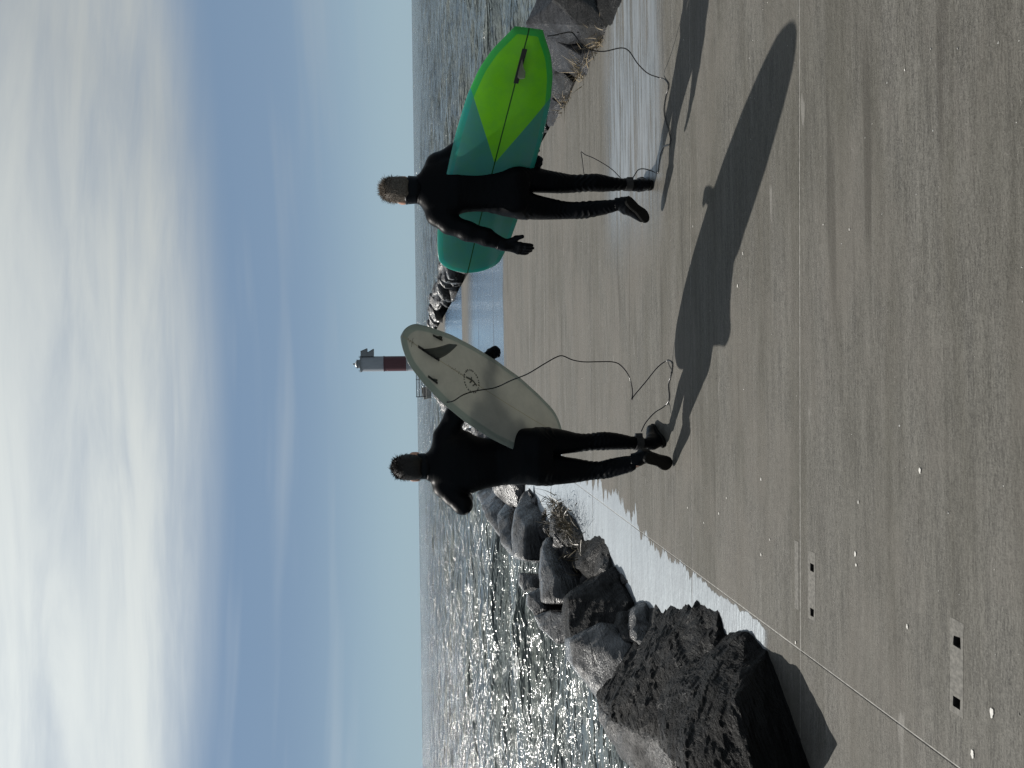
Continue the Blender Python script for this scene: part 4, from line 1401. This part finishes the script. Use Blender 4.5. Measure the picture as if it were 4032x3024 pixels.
def build_person_dark():
    root = empty('person', (-0.45, 4.85, 0.0), 'person in a black wetsuit, short dark hair, left elbow bent, off-white board under arm', 'person', 'surfers walking out along the jetty')
    lo, hi = (-1.0, 4.35, -0.03), (0.40, 5.35, 1.82)
    HC = (-0.505, 4.805, 1.668)
    armR = [(-0.318, 4.80, 1.452), (-0.192, 4.77, 1.385), (-0.047, 4.72, 1.302), (0.076, 4.785, 1.233), (0.156, 4.840, 1.188)]
    radR = [0.068, 0.062, 0.052, 0.044, 0.034]
    armL = [(-0.628, 4.80, 1.456), (-0.690, 4.77, 1.405), (-0.738, 4.73, 1.350), (-0.728, 4.90, 1.330), (-0.650, 5.02, 1.345)]
    radL = [0.070, 0.060, 0.058, 0.050, 0.034]
    heelR, toeR, ankR = (-0.407, 4.895, 0.010), (-0.318, 5.135, 0.016), (-0.404, 4.905, 0.09)
    heelL, toeL, ankL = (-0.462, 4.585, 0.225), (-0.532, 4.760, 0.016), (-0.482, 4.655, 0.262)
    upL = (0.35, 0.62, 0.70)
    def suit(F, g):
        F.loft(L_TRUNK, 0.02, g, sq=2.15)
        F.loft(L_LEG_R, 0.018, g)
        F.loft(L_LEG_L, 0.018, g)
        F.chain(armR, radR, 0.03, g)
        F.chain(armL, radL, 0.022, g)
        F.cone((-0.56, 4.82, 1.47), (-0.63, 4.80, 1.46), 0.07, 0.066, 0.03, g)
        F.cone((-0.42, 4.82, 1.47), (-0.33, 4.80, 1.455), 0.07, 0.064, 0.03, g)
        F.ell((-0.385, 4.735, 0.885), (0.075, 0.075, 0.085), None, 0.04, g)     # buttocks
        F.ell((-0.535, 4.735, 0.885), (0.078, 0.075, 0.085), None, 0.04, g)
    def neck(F, g):
        F.cone((-0.504, 4.80, 1.52), (-0.505, 4.81, 1.62), 0.066, 0.062, 0.02, g)
    # the body itself
    B = Field(lo, hi, 0.0075)
    suit(B, -0.007)
    neck(B, 0.0)
    put_head(B, HC, 0.075)
    boot(B, heelR, toeR, ankR, 0.015, -0.007)
    boot(B, heelL, toeL, ankL, 0.015, -0.007, up=upL)
    glove(B, armR[-1], (0.190, 4.866, 1.150), (0.2, -0.64, -0.74), -1, 1.15, 0.014, 0.94, -0.004, -0.05, np.array((0.190, 4.866, 1.150)) - np.array(armR[-1]) + 0.02 * np.array((0.2, -0.64, -0.74)))
    glove(B, armL[-1], (-0.57, 5.06, 1.38), (0.2, -0.9, -0.2), 1, 0.9, 0.014, 0.94, -0.004, -0.05, np.array((-0.57, 5.06, 1.38)) - np.array(armL[-1]) + 0.02 * np.array((0.2, -0.9, -0.2)))
    skin_obj('body', B, MAT['skin'], root)
    S = Field(lo, hi, 0.006)
    suit(S, 0.0)
    S.wrinkle([(0.50, 0.09, 0.0035, 0.035, 0.5, 0.3), (0.44, 0.05, 0.003, 0.028, -0.4, 1.3), (0.20, 0.08, 0.003, 0.03, 0.5, 2.1), (0.30, 0.05, 0.0025, 0.026, -0.6, 0.7),
               (1.08, 0.05, 0.0015, 0.055, 0.45, 0.9), (0.80, 0.05, 0.002, 0.045, -0.5, 1.9)])
    S.cut((-0.504, 4.80, 1.572), (0.0, -0.15, 1.0))
    S.cut_near((0.148, 4.834, 1.192), (0.78, 0.53, -0.42), 0.07)
    S.cut_near((-0.665, 5.0, 1.343), (0.6, 0.75, 0.1), 0.06)
    S.cut_near((-0.404, 4.905, 0.085), (0, 0, -1), 0.09)
    S.cut_near((-0.480, 4.65, 0.275), (0.0, -0.3, -1), 0.07)
    skin_obj('wetsuit', S, MAT['neoprene'], root)
    collar_mesh('collar', (-0.504, 4.802), 0.081, 0.079, 1.548, 1.624, root, (0.0, 0.006), 1.0)
    for nm, hl, te, an, up_, pl in (('boot', heelR, toeR, ankR, (0, 0, 1), (0, 0, 1)), ('boot', heelL, toeL, ankL, upL, (-0.05, 0.3, 1))):
        Bt = Field(np.minimum(np.minimum(hl, te), an) - 0.12, np.maximum(np.maximum(hl, te), an) + 0.14, 0.0055)
        boot(Bt, hl, te, an, 0.015, 0.0, up=up_)
        a2 = np.array(an) + np.array(pl) * 0.055
        Bt.cone(an, a2, 0.040, 0.041, 0.02)
        Bt.cut(tuple(np.array(an) + np.array(pl) * 0.04), pl)
        bo = skin_obj(nm, Bt, MAT['smoothskin'], root)
        sole('sole', hl, te, bo, up_)
    for wr, kn, pnv, sd, cv, nn, cp in ((armR[-1], (0.190, 4.866, 1.150), (0.2, -0.64, -0.74), -1, 1.15, (-0.78, -0.53, 0.42), (0.136, 4.826, 1.199)),
                                        (armL[-1], (-0.57, 5.06, 1.38), (0.2, -0.9, -0.2), 1, 0.9, (-0.6, -0.75, -0.1), (-0.672, 4.99, 1.342))):
        G = Field(np.minimum(wr, kn) - 0.16, np.maximum(wr, kn) + 0.16, 0.005)
        G.cone(cp, wr, 0.041, 0.037, 0.01)
        glove(G, wr, kn, pnv, sd, cv, s=0.94, k=0.014, spread=-0.05, tdir=np.array(kn) - np.array(wr) + 0.02 * np.array(pnv))
        G.cut_near(cp, nn, 0.09)
        skin_obj('glove', G, MAT['smoothskin'], root)
    hair_blades('hair', root, HC, 0.0755, 'hair_dark', 2600, 0.026, 11, up=(0.1, -0.1, 0.35), wd=0.0022)
    for s in (-1, 1):
        bm = bmesh.new()
        bmesh.ops.create_uvsphere(bm, u_segments=12, v_segments=8, radius=0.0125, matrix=Matrix.Translation((HC[0] + s * 0.032, HC[1] + 0.083, HC[2] - 0.006)))
        bm_obj('eye', bm, MAT['eye'], root, True)
    return root


def build_person_fair():
    root = empty('person', (1.28, 5.03, 0.0), 'person in a black wetsuit, fair hair, left arm hanging, green board under arm', 'person', 'surfers walking out along the jetty')
    lo, hi = (0.80, 4.70, -0.03), (1.80, 5.45, 1.87)
    HC = (1.266, 5.030, 1.722)
    armR = [(1.435, 5.03, 1.462), (1.515, 5.03, 1.335), (1.575, 5.01, 1.165), (1.545, 5.02, 1.02), (1.497, 5.03, 0.910)]
    radR = [0.072, 0.064, 0.052, 0.044, 0.034]
    armL = [(1.105, 5.02, 1.470), (1.046, 5.00, 1.397), (0.994, 4.98, 1.279), (0.956, 4.97, 1.160), (0.908, 4.97, 1.050)]
    radL = [0.070, 0.066, 0.062, 0.055, 0.040]
    heelR, toeR, ankR = (1.337, 5.075, 0.010), (1.415, 5.315, 0.020), (1.341, 5.095, 0.095)
    heelL, toeL, ankL = (1.180, 4.835, 0.250), (1.085, 4.955, 0.080), (1.165, 4.885, 0.262)
    upL = (-0.10, 0.75, 0.60)
    knR, knL = (1.466, 5.01, 0.838), (0.884, 4.97, 0.945)
    def suit(F, g):
        F.loft(G_TRUNK, 0.02, g, sq=2.15)
        F.loft(G_LEG_R, 0.018, g)
        F.loft(G_LEG_L, 0.018, g)
        F.chain(armR, radR, 0.03, g)
        F.chain(armL, radL, 0.024, g)
        F.cone((1.36, 5.04, 1.48), (1.435, 5.03, 1.465), 0.07, 0.068, 0.03, g)
        F.cone((1.18, 5.04, 1.48), (1.105, 5.02, 1.47), 0.07, 0.068, 0.03, g)
        F.ell((1.340, 4.945, 0.965), (0.076, 0.075, 0.085), None, 0.04, g)
        F.ell((1.185, 4.945, 0.965), (0.076, 0.075, 0.085), None, 0.04, g)
    B = Field(lo, hi, 0.0075)
    suit(B, -0.007)
    B.cone((1.269, 5.02, 1.55), (1.266, 5.03, 1.66), 0.064, 0.060, 0.02)
    put_head(B, HC, 0.075)
    boot(B, heelR, toeR, ankR, 0.015, -0.007)
    boot(B, heelL, toeL, ankL, 0.015, -0.007, up=upL)
    glove(B, armR[-1], knR, (-0.5, -0.85, 0.1), -1, 0.7, grow=-0.002)
    glove(B, armL[-1], knL, (0.75, 0.6, 0.0), 1, 0.22, grow=-0.002, tdir=(0.35, -0.5, -0.85))
    skin_obj('body', B, MAT['skin'], root)
    S = Field(lo, hi, 0.006)
    suit(S, 0.0)
    S.wrinkle([(0.50, 0.07, 0.0045, 0.04, 0.5, 0.3), (0.66, 0.05, 0.003, 0.03, -0.4, 1.3), (0.25, 0.06, 0.004, 0.034, 0.5, 2.1), (0.37, 0.04, 0.003, 0.03, -0.6, 0.7),
               (1.13, 0.05, 0.0015, 0.055, 0.45, 0.9), (0.88, 0.05, 0.002, 0.045, -0.5, 1.9)])
    S.cut((1.269, 5.02, 1.605), (0.0, -0.15, 1.0))
    S.cut_near((1.502, 5.03, 0.922), (-0.4, 0.05, -0.9), 0.07)
    S.cut_near((0.914, 4.97, 1.064), (-0.38, 0, -0.92), 0.07)
    S.cut_near((1.341, 5.095, 0.09), (0, 0, -1), 0.08)
    S.cut_near((1.166, 4.882, 0.275), (0, -0.2, -1), 0.06)
    skin_obj('wetsuit', S, MAT['neoprene'], root)
    collar_mesh('collar', (1.268, 5.022), 0.086, 0.083, 1.572, 1.662, root, (-0.012, -0.012), 1.0, 0.10)
    for hl, te, an, up_, pl in ((heelR, toeR, ankR, (0, 0, 1), (0, 0, 1)), (heelL, toeL, ankL, upL, (0.02, 0.2, 1))):
        Bt = Field(np.minimum(np.minimum(hl, te), an) - 0.12, np.maximum(np.maximum(hl, te), an) + 0.16, 0.0055)
        boot(Bt, hl, te, an, 0.015, 0.0, up=up_)
        a2 = np.array(an) + np.array(pl) * 0.075
        Bt.cone(an, a2, 0.037, 0.039, 0.02)
        Bt.wrinkle([(an[2] + 0.02, 0.05, 0.003, 0.03, 0.4, 0.5)])
        Bt.cut(tuple(np.array(an) + np.array(pl) * 0.06), pl)
        bo = skin_obj('boot', Bt, MAT['smoothskin'], root)
        sole('sole', hl, te, bo, up_)
    for wr, kn, pnv, sd, cv, nn, cp, td in ((armR[-1], knR, (-0.5, -0.85, 0.1), -1, 0.7, (0.4, -0.05, 0.9), (1.508, 5.03, 0.935), None),
                                            (armL[-1], knL, (0.75, 0.6, 0.0), 1, 0.22, (0.38, 0, 0.92), (0.920, 4.97, 1.08), (0.35, -0.5, -0.85))):
        G = Field(np.minimum(wr, kn) - 0.16, np.maximum(wr, kn) + 0.16, 0.005)
        G.cone(cp, wr, 0.045, 0.041, 0.01)
        glove(G, wr, kn, pnv, sd, cv, s=1.15, k=0.014, spread=0.03, tdir=td)
        G.cut_near(cp, nn, 0.09)
        skin_obj('glove', G, MAT['smoothskin'], root)
    hair_blades('hair', root, HC, 0.0765, 'hair_fair', 3200, 0.032, 12, up=(0.15, 0.1, 0.45), wd=0.0022)
    for s in (-1, 1):
        bm = bmesh.new()
        bmesh.ops.create_uvsphere(bm, u_segments=12, v_segments=8, radius=0.0125, matrix=Matrix.Translation((HC[0] + s * 0.032, HC[1] + 0.083, HC[2] - 0.006)))
        bm_obj('eye', bm, MAT['eye'], root, True)
    return root


person_a = build_person_dark()
person_b = build_person_fair()


# ------------------------------------------------------------------ surfboards
def prof(pts, n=240):
    p = np.array(pts, float)
    t = np.linspace(0, 1, n)
    f = np.interp(t, p[:, 0], p[:, 1])
    k = np.array([1, 4, 6, 4, 1.]) / 16
    for _ in range(10):
        g = f.copy()
        g[2:-2] = np.convolve(f, k, 'valid')
        f = g
    return lambda s: np.interp(s, t, f)


def board_frame(T, N, e_hint):
    T, N, e = Vector(T), Vector(N), Vector(e_hint)
    d = (N - T)
    L = d.length
    d.normalize()
    e = (e - d * e.dot(d)).normalized()
    n = d.cross(e)
    if n.y > 0:
        e = -e
        n = -n
    M = Matrix(((d.x, e.x, n.x, T.x), (d.y, e.y, n.y, T.y), (d.z, e.z, n.z, T.z), (0, 0, 0, 1)))
    return M, L


def local_obj(name, V, F, mat, parent, smooth=False):
    me = bpy.data.meshes.new(name)
    me.from_pydata([tuple(v) for v in V], [], [tuple(map(int, f)) for f in F])
    me.update()
    me.polygons.foreach_set('use_smooth', [smooth] * len(me.polygons))
    me.materials.append(mat)
    o = bpy.data.objects.new(name, me)
    col.objects.link(o)
    o.parent = parent
    return o


def build_board(M, L, outline, thick, rocker, kind, label, round_tail, stations=None):
    root = bpy.data.objects.new('surfboard', None)
    root.empty_display_size = 0.1
    root.matrix_world = M
    col.objects.link(root)
    tag(root, label, 'surfboard', 'surfboards carried by the walkers')
    wf, tf, rf = prof(outline), prof(thick), prof(rocker)
    mat = board_mat('foam_board_' + kind, kind)
    nx, ny = 130, 40
    u = np.linspace(0, 1, nx)
    xs = L * (0.5 - 0.5 * np.cos(np.pi * u)) if round_tail else L * (1 - np.cos(np.pi * u / 2)) ** 1.0
    if not round_tail:
        xs = L * np.sin(np.pi * u / 2)
    def half(x):
        t = x / L
        w = wf(t)
        if t > 0.93: w = w * math.sqrt(max(0.0, 1 - ((t - 0.93) / 0.07) ** 2.2)) ** 0.9
        if round_tail and t < 0.07: w = w * math.sqrt(max(0.0, 1 - ((0.07 - t) / 0.07) ** 2.2)) ** 0.9
        return max(w, 0.0006)
    def surf(x, y, side):
        w = half(x)
        h = tf(x / L) / 2
        if not round_tail and x < 0.03: h *= 0.35 + 0.65 * math.sqrt(x / 0.03)
        q = min(1.0, abs(y) / w)
        return rf(x / L) + side * h * (1 - q ** (2.6 if side > 0 else 3.6)) ** 0.62
    V, lap, idx = [], [], {}
    vv = np.sin(np.linspace(-np.pi / 2, np.pi / 2, ny))
    edge = np.array([[x, half(x)] for x in np.linspace(0, L, 400)])
    def dist(x, y):
        d = np.sqrt((edge[:, 0] - x) ** 2 + (edge[:, 1] - abs(y)) ** 2).min()
        if not round_tail: d = min(d, x)
        return d
    for side in (1, -1):
        for i, x in enumerate(xs):
            for j, q in enumerate(vv):
                if side == -1 and j in (0, ny - 1):
                    idx[(side, i, j)] = idx[(1, i, j)]
                    continue
                y = q * half(x)
                idx[(side, i, j)] = len(V)
                V.append((x, y, surf(x, y, side)))
                lap.append(1 - dist(x, y) / 0.2)
    F = []
    for i in range(nx - 1):
        for j in range(ny - 1):
            F.append((idx[(1, i, j)], idx[(1, i + 1, j)], idx[(1, i + 1, j + 1)], idx[(1, i, j + 1)]))
            F.append((idx[(-1, i, j)], idx[(-1, i, j + 1)], idx[(-1, i + 1, j + 1)], idx[(-1, i + 1, j)]))
    for i, flip in ((0, False), (nx - 1, True)):
        for j in range(ny - 1):
            q = [idx[(1, i, j)], idx[(1, i, j + 1)], idx[(-1, i, j + 1)], idx[(-1, i, j)]]
            q = list(dict.fromkeys(q))
            if len(q) > 2: F.append(q[::-1] if flip else q)
    hull = local_obj('hull', V, F, mat, root, True)
    bm = bmesh.new()
    bm.from_mesh(hull.data)
    bmesh.ops.recalc_face_normals(bm, faces=bm.faces[:])
    bm.to_mesh(hull.data)
    bm.free()
    at = hull.data.attributes.new('lap', 'FLOAT', 'POINT')
    at.data.foreach_set('value', np.array(lap, np.float32))
    return root, surf


def smoky(name):
    m, w = mat_new(name)
    b = principled(w, Base_Color=col4(0.03, 0.033, 0.03), Roughness=0.35)
    tr = w.n('ShaderNodeBsdfTransparent', None, Color=col4(0.75, 0.78, 0.72))
    ms = w.n('ShaderNodeMixShader', None, Fac=0.25, i1=b.outputs[0], i2=tr.outputs[0])
    out_surf(w, ms.outputs[0])
    return m


MAT['fin_clear'] = smoky('smoky_fin')
MAT['fin'] = simple_mat('fin_plastic', (0.012, 0.013, 0.014), 0.35, 40, 0.2)
MAT['print'] = simple_mat('printed_mark', (0.05, 0.052, 0.045), 0.5, 40, 0.3)


def add_fin(root, surf, x0, x1, h, y=0.0, rake=0.10, cant=0.0, th=0.007):
    """a raked fin standing on the underside; x0 is its tail end"""
    N = 16
    V, F = [], []
    prof_l = [(x1 - rake * t ** 1.7, t) for t in np.linspace(0, 1, N)]
    prof_t = [(x1 - rake * t ** 1.7 - (x1 - x0) * (1 - 0.72 * t ** 0.8) * (1 - max(0, t - 0.86) / 0.14 * 0.75), t) for t in np.linspace(0, 1, N)]
    for s in (-1, 1):
        for (xa, t), (xb, _) in zip(prof_l, prof_t):
            xb = min(xb, xa - 0.004)
            zb = surf(x1, y, 1) - 0.004 + h * t
            for q in np.linspace(0, 1, 7):
                x = xb + (xa - xb) * q
                thk = th * 0.5 * math.sin(math.pi * q) ** 0.7 * (1 - 0.7 * t) + 0.0003
                V.append((x, y + cant * h * t + s * thk, zb))
    for s in range(2):
        for i in range(N - 1):
            for j in range(6):
                a = s * N * 7 + i * 7 + j
                f = (a, a + 1, a + 8, a + 7)
                F.append(f if s else f[::-1])
    for i in range(N - 1):
        for j in (0, 6):
            a, b = i * 7 + j, N * 7 + i * 7 + j
            F.append((a, a + 7, b + 7, b))
    local_obj('fin', V, F, MAT['fin_clear'], root, True)


def add_bar(root, surf, x0, x1, y, w, name='fin_box', top=0.0007, ang=0.0, mat='fin'):
    bm = bmesh.new()
    cx = (x0 + x1) / 2
    zt = max(surf(x0, y, 1), surf(x1, y, 1)) + top
    zb = surf(cx, y, -1) - 0.0005
    add_box(bm, (0, 0, 0), (x1 - x0, w, zt - zb), None, 0.0004)
    Mx = Matrix.Translation((cx, y, (zt + zb) / 2)) @ Matrix.Rotation(ang, 4, 'Z')
    bmesh.ops.transform(bm, matrix=Mx, verts=bm.verts[:])
    V = [tuple(v.co) for v in bm.verts]
    bm.verts.index_update()
    F = [[v.index for v in f.verts] for f in bm.faces]
    bm.free()
    return local_obj(name, V, F, MAT[mat], root)


def decal(root, surf, polys, name='logo', mat='print', lift=0.0009):
    V, F = [], []
    for P in polys:
        s = len(V)
        for (x, y) in P: V.append((x, y, surf(x, y, 1) + lift))
        F.append(tuple(range(s, s + len(P))))
    return local_obj(name, V, F, MAT[mat], root)


def stroke(pts, w):
    out = []
    for a, b in zip(pts[:-1], pts[1:]):
        a, b = np.array(a, float), np.array(b, float)
        d = b - a
        n = np.array([-d[1], d[0]]) / (np.linalg.norm(d) + 1e-9) * w / 2
        out.append([tuple(a - n), tuple(b - n), tuple(b + n), tuple(a + n)])
    return out


# green board ---------------------------------------------------------------
MG, LG = board_frame(BOARD_G_T, BOARD_G_N, BOARD_G_E)
bg, sg = build_board(MG, LG, BOARD_G_OUT, [(0, .018), (.06, .026), (.2, .045), (.5, .062), (.8, .05), (.95, .03), (1, .014)],
                     [(0, .018), (.15, .006), (.4, 0), (.6, 0), (.8, .012), (1, .05)], 'green',
                     'teal longboard with a lime green V-shaped tail, carried under the fair-haired surfer\'s arm', False)
add_bar(bg, sg, 0.115, 0.325, 0.004, 0.030)
add_fin(bg, sg, 0.165, 0.285, 0.12, 0.004, 0.06)
# off-white board -----------------------------------------------------------
MB, LB = board_frame(BOARD_W_T, BOARD_W_N, BOARD_W_E)
bw, sw_ = build_board(MB, LB, BOARD_W_OUT, [(0, .016), (.06, .026), (.2, .042), (.5, .058), (.8, .046), (.95, .028), (1, .014)],
                      [(0, .03), (.15, .012), (.4, 0), (.6, 0), (.8, .01), (1, .04)], 'white',
                      'off-white round-tailed surfboard with grey rails and a round logo, under the dark-haired surfer\'s arm', True)
add_bar(bw, sw_, 0.125, 0.300, 0.0, 0.016)
add_fin(bw, sw_, 0.150, 0.290, 0.20, 0.0, 0.06)
for sgn in (-1, 1):
    add_bar(bw, sw_, 0.235, 0.315, sgn * 0.135, 0.014, 'fin_box', 0.0006, sgn * 0.10)
    add_fin(bw, sw_, 0.245, 0.305, 0.03, sgn * 0.135, 0.02, sgn * 0.1, 0.005)
LC, LA = np.array([0.590, 0.0]), -0.3
def lp(a, b):
    return (LC[0] + a * math.cos(LA) - b * math.sin(LA), LC[1] + a * math.sin(LA) + b * math.cos(LA))
ring = []
for k in range(26):
    a0, a1 = 2 * math.pi * (k + 0.14) / 26, 2 * math.pi * (k + 0.80 - 0.3 * (k % 3 == 0)) / 26
    ring.append([lp(.074 * math.cos(a0), .074 * math.sin(a0)), lp(.074 * math.cos(a1), .074 * math.sin(a1)), lp(.062 * math.cos(a1), .062 * math.sin(a1)), lp(.062 * math.cos(a0), .062 * math.sin(a0))])
fig = stroke([lp(-.05, -.012), lp(-.02, .002), lp(.012, .012), (lp(.05, .006))], .012) + stroke([lp(-.01, -.022), lp(.0, .0), lp(-.012, .024)], .010) + stroke([lp(.02, -.02), lp(.035, .01)], .008)
decal(bw, sw_, ring + fig)
r6 = np.random.default_rng(4)
sq = [(0.375 + 0.006 * k, 0.006 * math.sin(k * 1.9) + 0.003 * r6.normal() + 0.004) for k in range(26)]
decal(bw, sw_, stroke(sq, .0022), 'lettering')
sq2 = [(0.04 + 0.004 * k, 0.010 * math.sin(k * 1.3) - 0.002) for k in range(14)]
decal(bw, sw_, stroke(sq2, .0018) + stroke([(0.075, -.03), (0.078, .03)], .003), 'lettering')


# ------------------------------------------------------------------ leashes
def leash(pts, label, strap_c, strap_ax, strap_r, flap, loop=None):
    root = empty('surf_leash', strap_c, label, 'leash', 'leashes trailing from the boards')
    V, F = tube(catmull(pts, 6), 0.0037, 8)
    mesh_obj('cord', V, F, MAT['cord'], root, True)
    if loop:
        V, F = tube(catmull(loop, 6), 0.0027, 6)
        mesh_obj('pull_cord', V, F, MAT['cord'], root, True)
    band('ankle_strap', strap_c, strap_ax, strap_r, 0.050, root, 'strap', 0.006)
    bm = bmesh.new()
    add_box(bm, flap, (0.026, 0.030, 0.046), None, 0.004)
    bm_obj('strap_tab', bm, MAT['strap'], root)
    return root


leash(L_LEASH, 'black leash swinging from the off-white board to an ankle strap', (-0.398, 4.872, 0.195), (-0.1, 0.17, -1), 0.041, (-0.345, 4.868, 0.190))
leash(G_LEASH, 'long black leash drooping from the green board tail onto the concrete', (1.340, 5.078, 0.182), (0.02, 0.2, -1), 0.037, (1.375, 5.070, 0.168), G_LOOP)


# ------------------------------------------------------------------ lighthouse at the end of the jetty
def paint(name, rgb):
    m, w = mat_new(name)
    p = w.n('ShaderNodeNewGeometry').outputs['Position']
    f = w.noise(w.vmul(p, (2.0, 2.0, 0.5)), 1.6, 5.0, 0.65)
    c = w.mix(w.ramp(f, 0.42, 0.75, 0.0, 0.35), col4(*rgb), col4(rgb[0] * 0.55, rgb[1] * 0.5, rgb[2] * 0.45))
    b = principled(w, Base_Color=c, Roughness=0.5)
    out_surf(w, b.outputs[0])
    return m


MAT['white_paint'] = paint('white_paint', (0.27, 0.29, 0.32))
MAT['red_paint'] = paint('red_paint', (0.075, 0.02, 0.026))
MAT['grey_metal'] = simple_mat('grey_metal', (0.16, 0.17, 0.18), 0.45, 20, 0.2)
MAT['dark_metal'] = simple_mat('dark_metal', (0.03, 0.03, 0.035), 0.45, 20, 0.2)
MAT['pv'] = simple_mat('solar_cell', (0.035, 0.032, 0.04), 0.25, 20, 0.2)
MAT['lens'] = simple_mat('lamp_dome', (0.7, 0.7, 0.68), 0.2, 20, 0.1)


def build_lighthouse():
    LX, LY, RAD = 2.78, 98.0, 0.945
    root = empty('lighthouse', (LX, LY, 0.0), 'red and white banded light tower at the far end of the jetty', 'lighthouse')
    def drum(name, z0, z1, r0, r1, mat, seg=32, parent=root):
        bm = bmesh.new()
        add_cyl(bm, (LX, LY, z0), (LX, LY, z1), r0, r1, seg)
        return bm_obj(name, bm, MAT[mat], parent)
    bm = bmesh.new()
    add_box(bm, (LX - 1.2, LY, 0.16), (6.4, 4.6, 0.62), None, 0.04)
    bm_obj('plinth', bm, MAT['concrete_far'], root)
    for (z0, z1, mat) in ((0.45, 2.85, 'white_paint'), (2.85, 5.66, 'red_paint'), (5.66, 8.45, 'white_paint')):
        drum('tower_band', z0, z1, RAD, RAD, mat)
        drum('flange', z1 - 0.05, z1 + 0.05, RAD + 0.05, RAD + 0.05, mat)
    drum('gallery', 8.50, 8.60, RAD + 0.10, RAD + 0.10, 'grey_metal')
    for k in range(12):
        a = 2 * math.pi * k / 12
        bm = bmesh.new()
        add_cyl(bm, (LX + 0.98 * math.cos(a), LY + 0.98 * math.sin(a), 8.60), (LX + 0.98 * math.cos(a), LY + 0.98 * math.sin(a), 8.80), 0.018, None, 6)
        bm_obj('gallery_stud', bm, MAT['dark_metal'], root)
    drum('lantern', 8.60, 9.02, 0.52, 0.52, 'grey_metal')
    drum('lantern_rim', 8.98, 9.04, 0.57, 0.57, 'dark_metal')
    bm = bmesh.new()
    bmesh.ops.create_uvsphere(bm, u_segments=24, v_segments=10, radius=0.42, matrix=Matrix.Translation((LX, LY, 9.03)) @ Matrix.Diagonal((1, 1, 0.55, 1)))
    bm_obj('dome', bm, MAT['lens'], root, True)
    drum('finial', 9.26, 9.46, 0.10, 0.10, 'dark_metal', 12)
    drum('finial_cap', 9.46, 9.60, 0.05, 0.02, 'lens', 12)
    # the two sloped solar panels bracketed on the right side
    for z0, tall, out0, out1 in ((7.72, 0.80, 0.62, 0.96), (6.92, 0.80, 0.42, 0.90)):
        x0 = LX + RAD * 0.98
        pr = empty_part('solar_panel', (x0, LY, z0), root)
        V = []
        for yy in (LY - 0.55, LY + 0.55):
            V += [(x0, yy, z0 + tall), (x0 + out0, yy, z0 + tall), (x0 + out1, yy, z0), (x0 + out1 - 0.42, yy, z0 - 0.0), (x0, yy, z0 + 0.02)]
        F = [(0, 1, 2, 3, 4)[::-1], (5, 6, 7, 8, 9), (0, 5, 6, 1), (2, 1, 6, 7), (3, 2, 7, 8), (4, 3, 8, 9), (0, 4, 9, 5)]
        mesh_obj('housing', V, F, MAT['grey_metal'], pr)
        bm = bmesh.new()
        d = Vector((out1 - out0, 0, -tall))
        c = Vector((x0 + (out0 + out1) / 2, LY, z0 + tall / 2)) + Vector((0.03, 0, 0.012))
        rot = Matrix(((d.normalized().x, 0, -d.normalized().z), (0, 1, 0), (d.normalized().z, 0, d.normalized().x))).transposed().transposed()
        add_box(bm, c, (d.length * 1.02, 1.16, 0.04), rot.to_3x3())
        bm_obj('panel', bm, MAT['pv'], pr)
    # guard rail on the left of the base
    rr = empty('guard_rail', (-0.2, 96.5, 0.3), 'dark metal guard rail on the plinth left of the light tower', 'railing')
    RXA, RXB, RY = -1.42, 1.95, 96.0
    for xx, m_ in ((RXA, 'dark_metal'), (0.72, 'white_paint'), (RXB, 'dark_metal')):
        bm = bmesh.new()
        add_cyl(bm, (xx, RY, 0.42), (xx, RY, 1.72), 0.055, None, 10)
        bm_obj('post', bm, MAT[m_], rr)
    for zz in (1.66, 1.32, 0.98, 0.66):
        bm = bmesh.new()
        add_cyl(bm, (RXA, RY - 0.04, zz), (RXB, RY - 0.04, zz), 0.045, None, 8)
        bm_obj('rail', bm, MAT['dark_metal'], rr)
    bm = bmesh.new()
    add_box(bm, (-1.0, 97.6, 0.62), (1.5, 1.4, 0.6), Matrix.Rotation(R(-12), 3, 'Y'), 0.03)
    o = bm_obj('concrete_block', bm, MAT['concrete_far'], None, False, (-1.0, 97.6, 0.3))
    tag(o, 'tilted grey concrete block behind the guard rail of the light tower', 'concrete block')


def empty_part(name, loc, parent):
    o = bpy.data.objects.new(name, None)
    o.empty_display_size = 0.1
    o.parent = parent
    o.location = Vector(loc) - world_loc(parent)
    col.objects.link(o)
    return o


MAT['concrete_far'] = simple_mat('plain_concrete', (0.24, 0.23, 0.21), 0.8, 3, 0.25)
build_lighthouse()
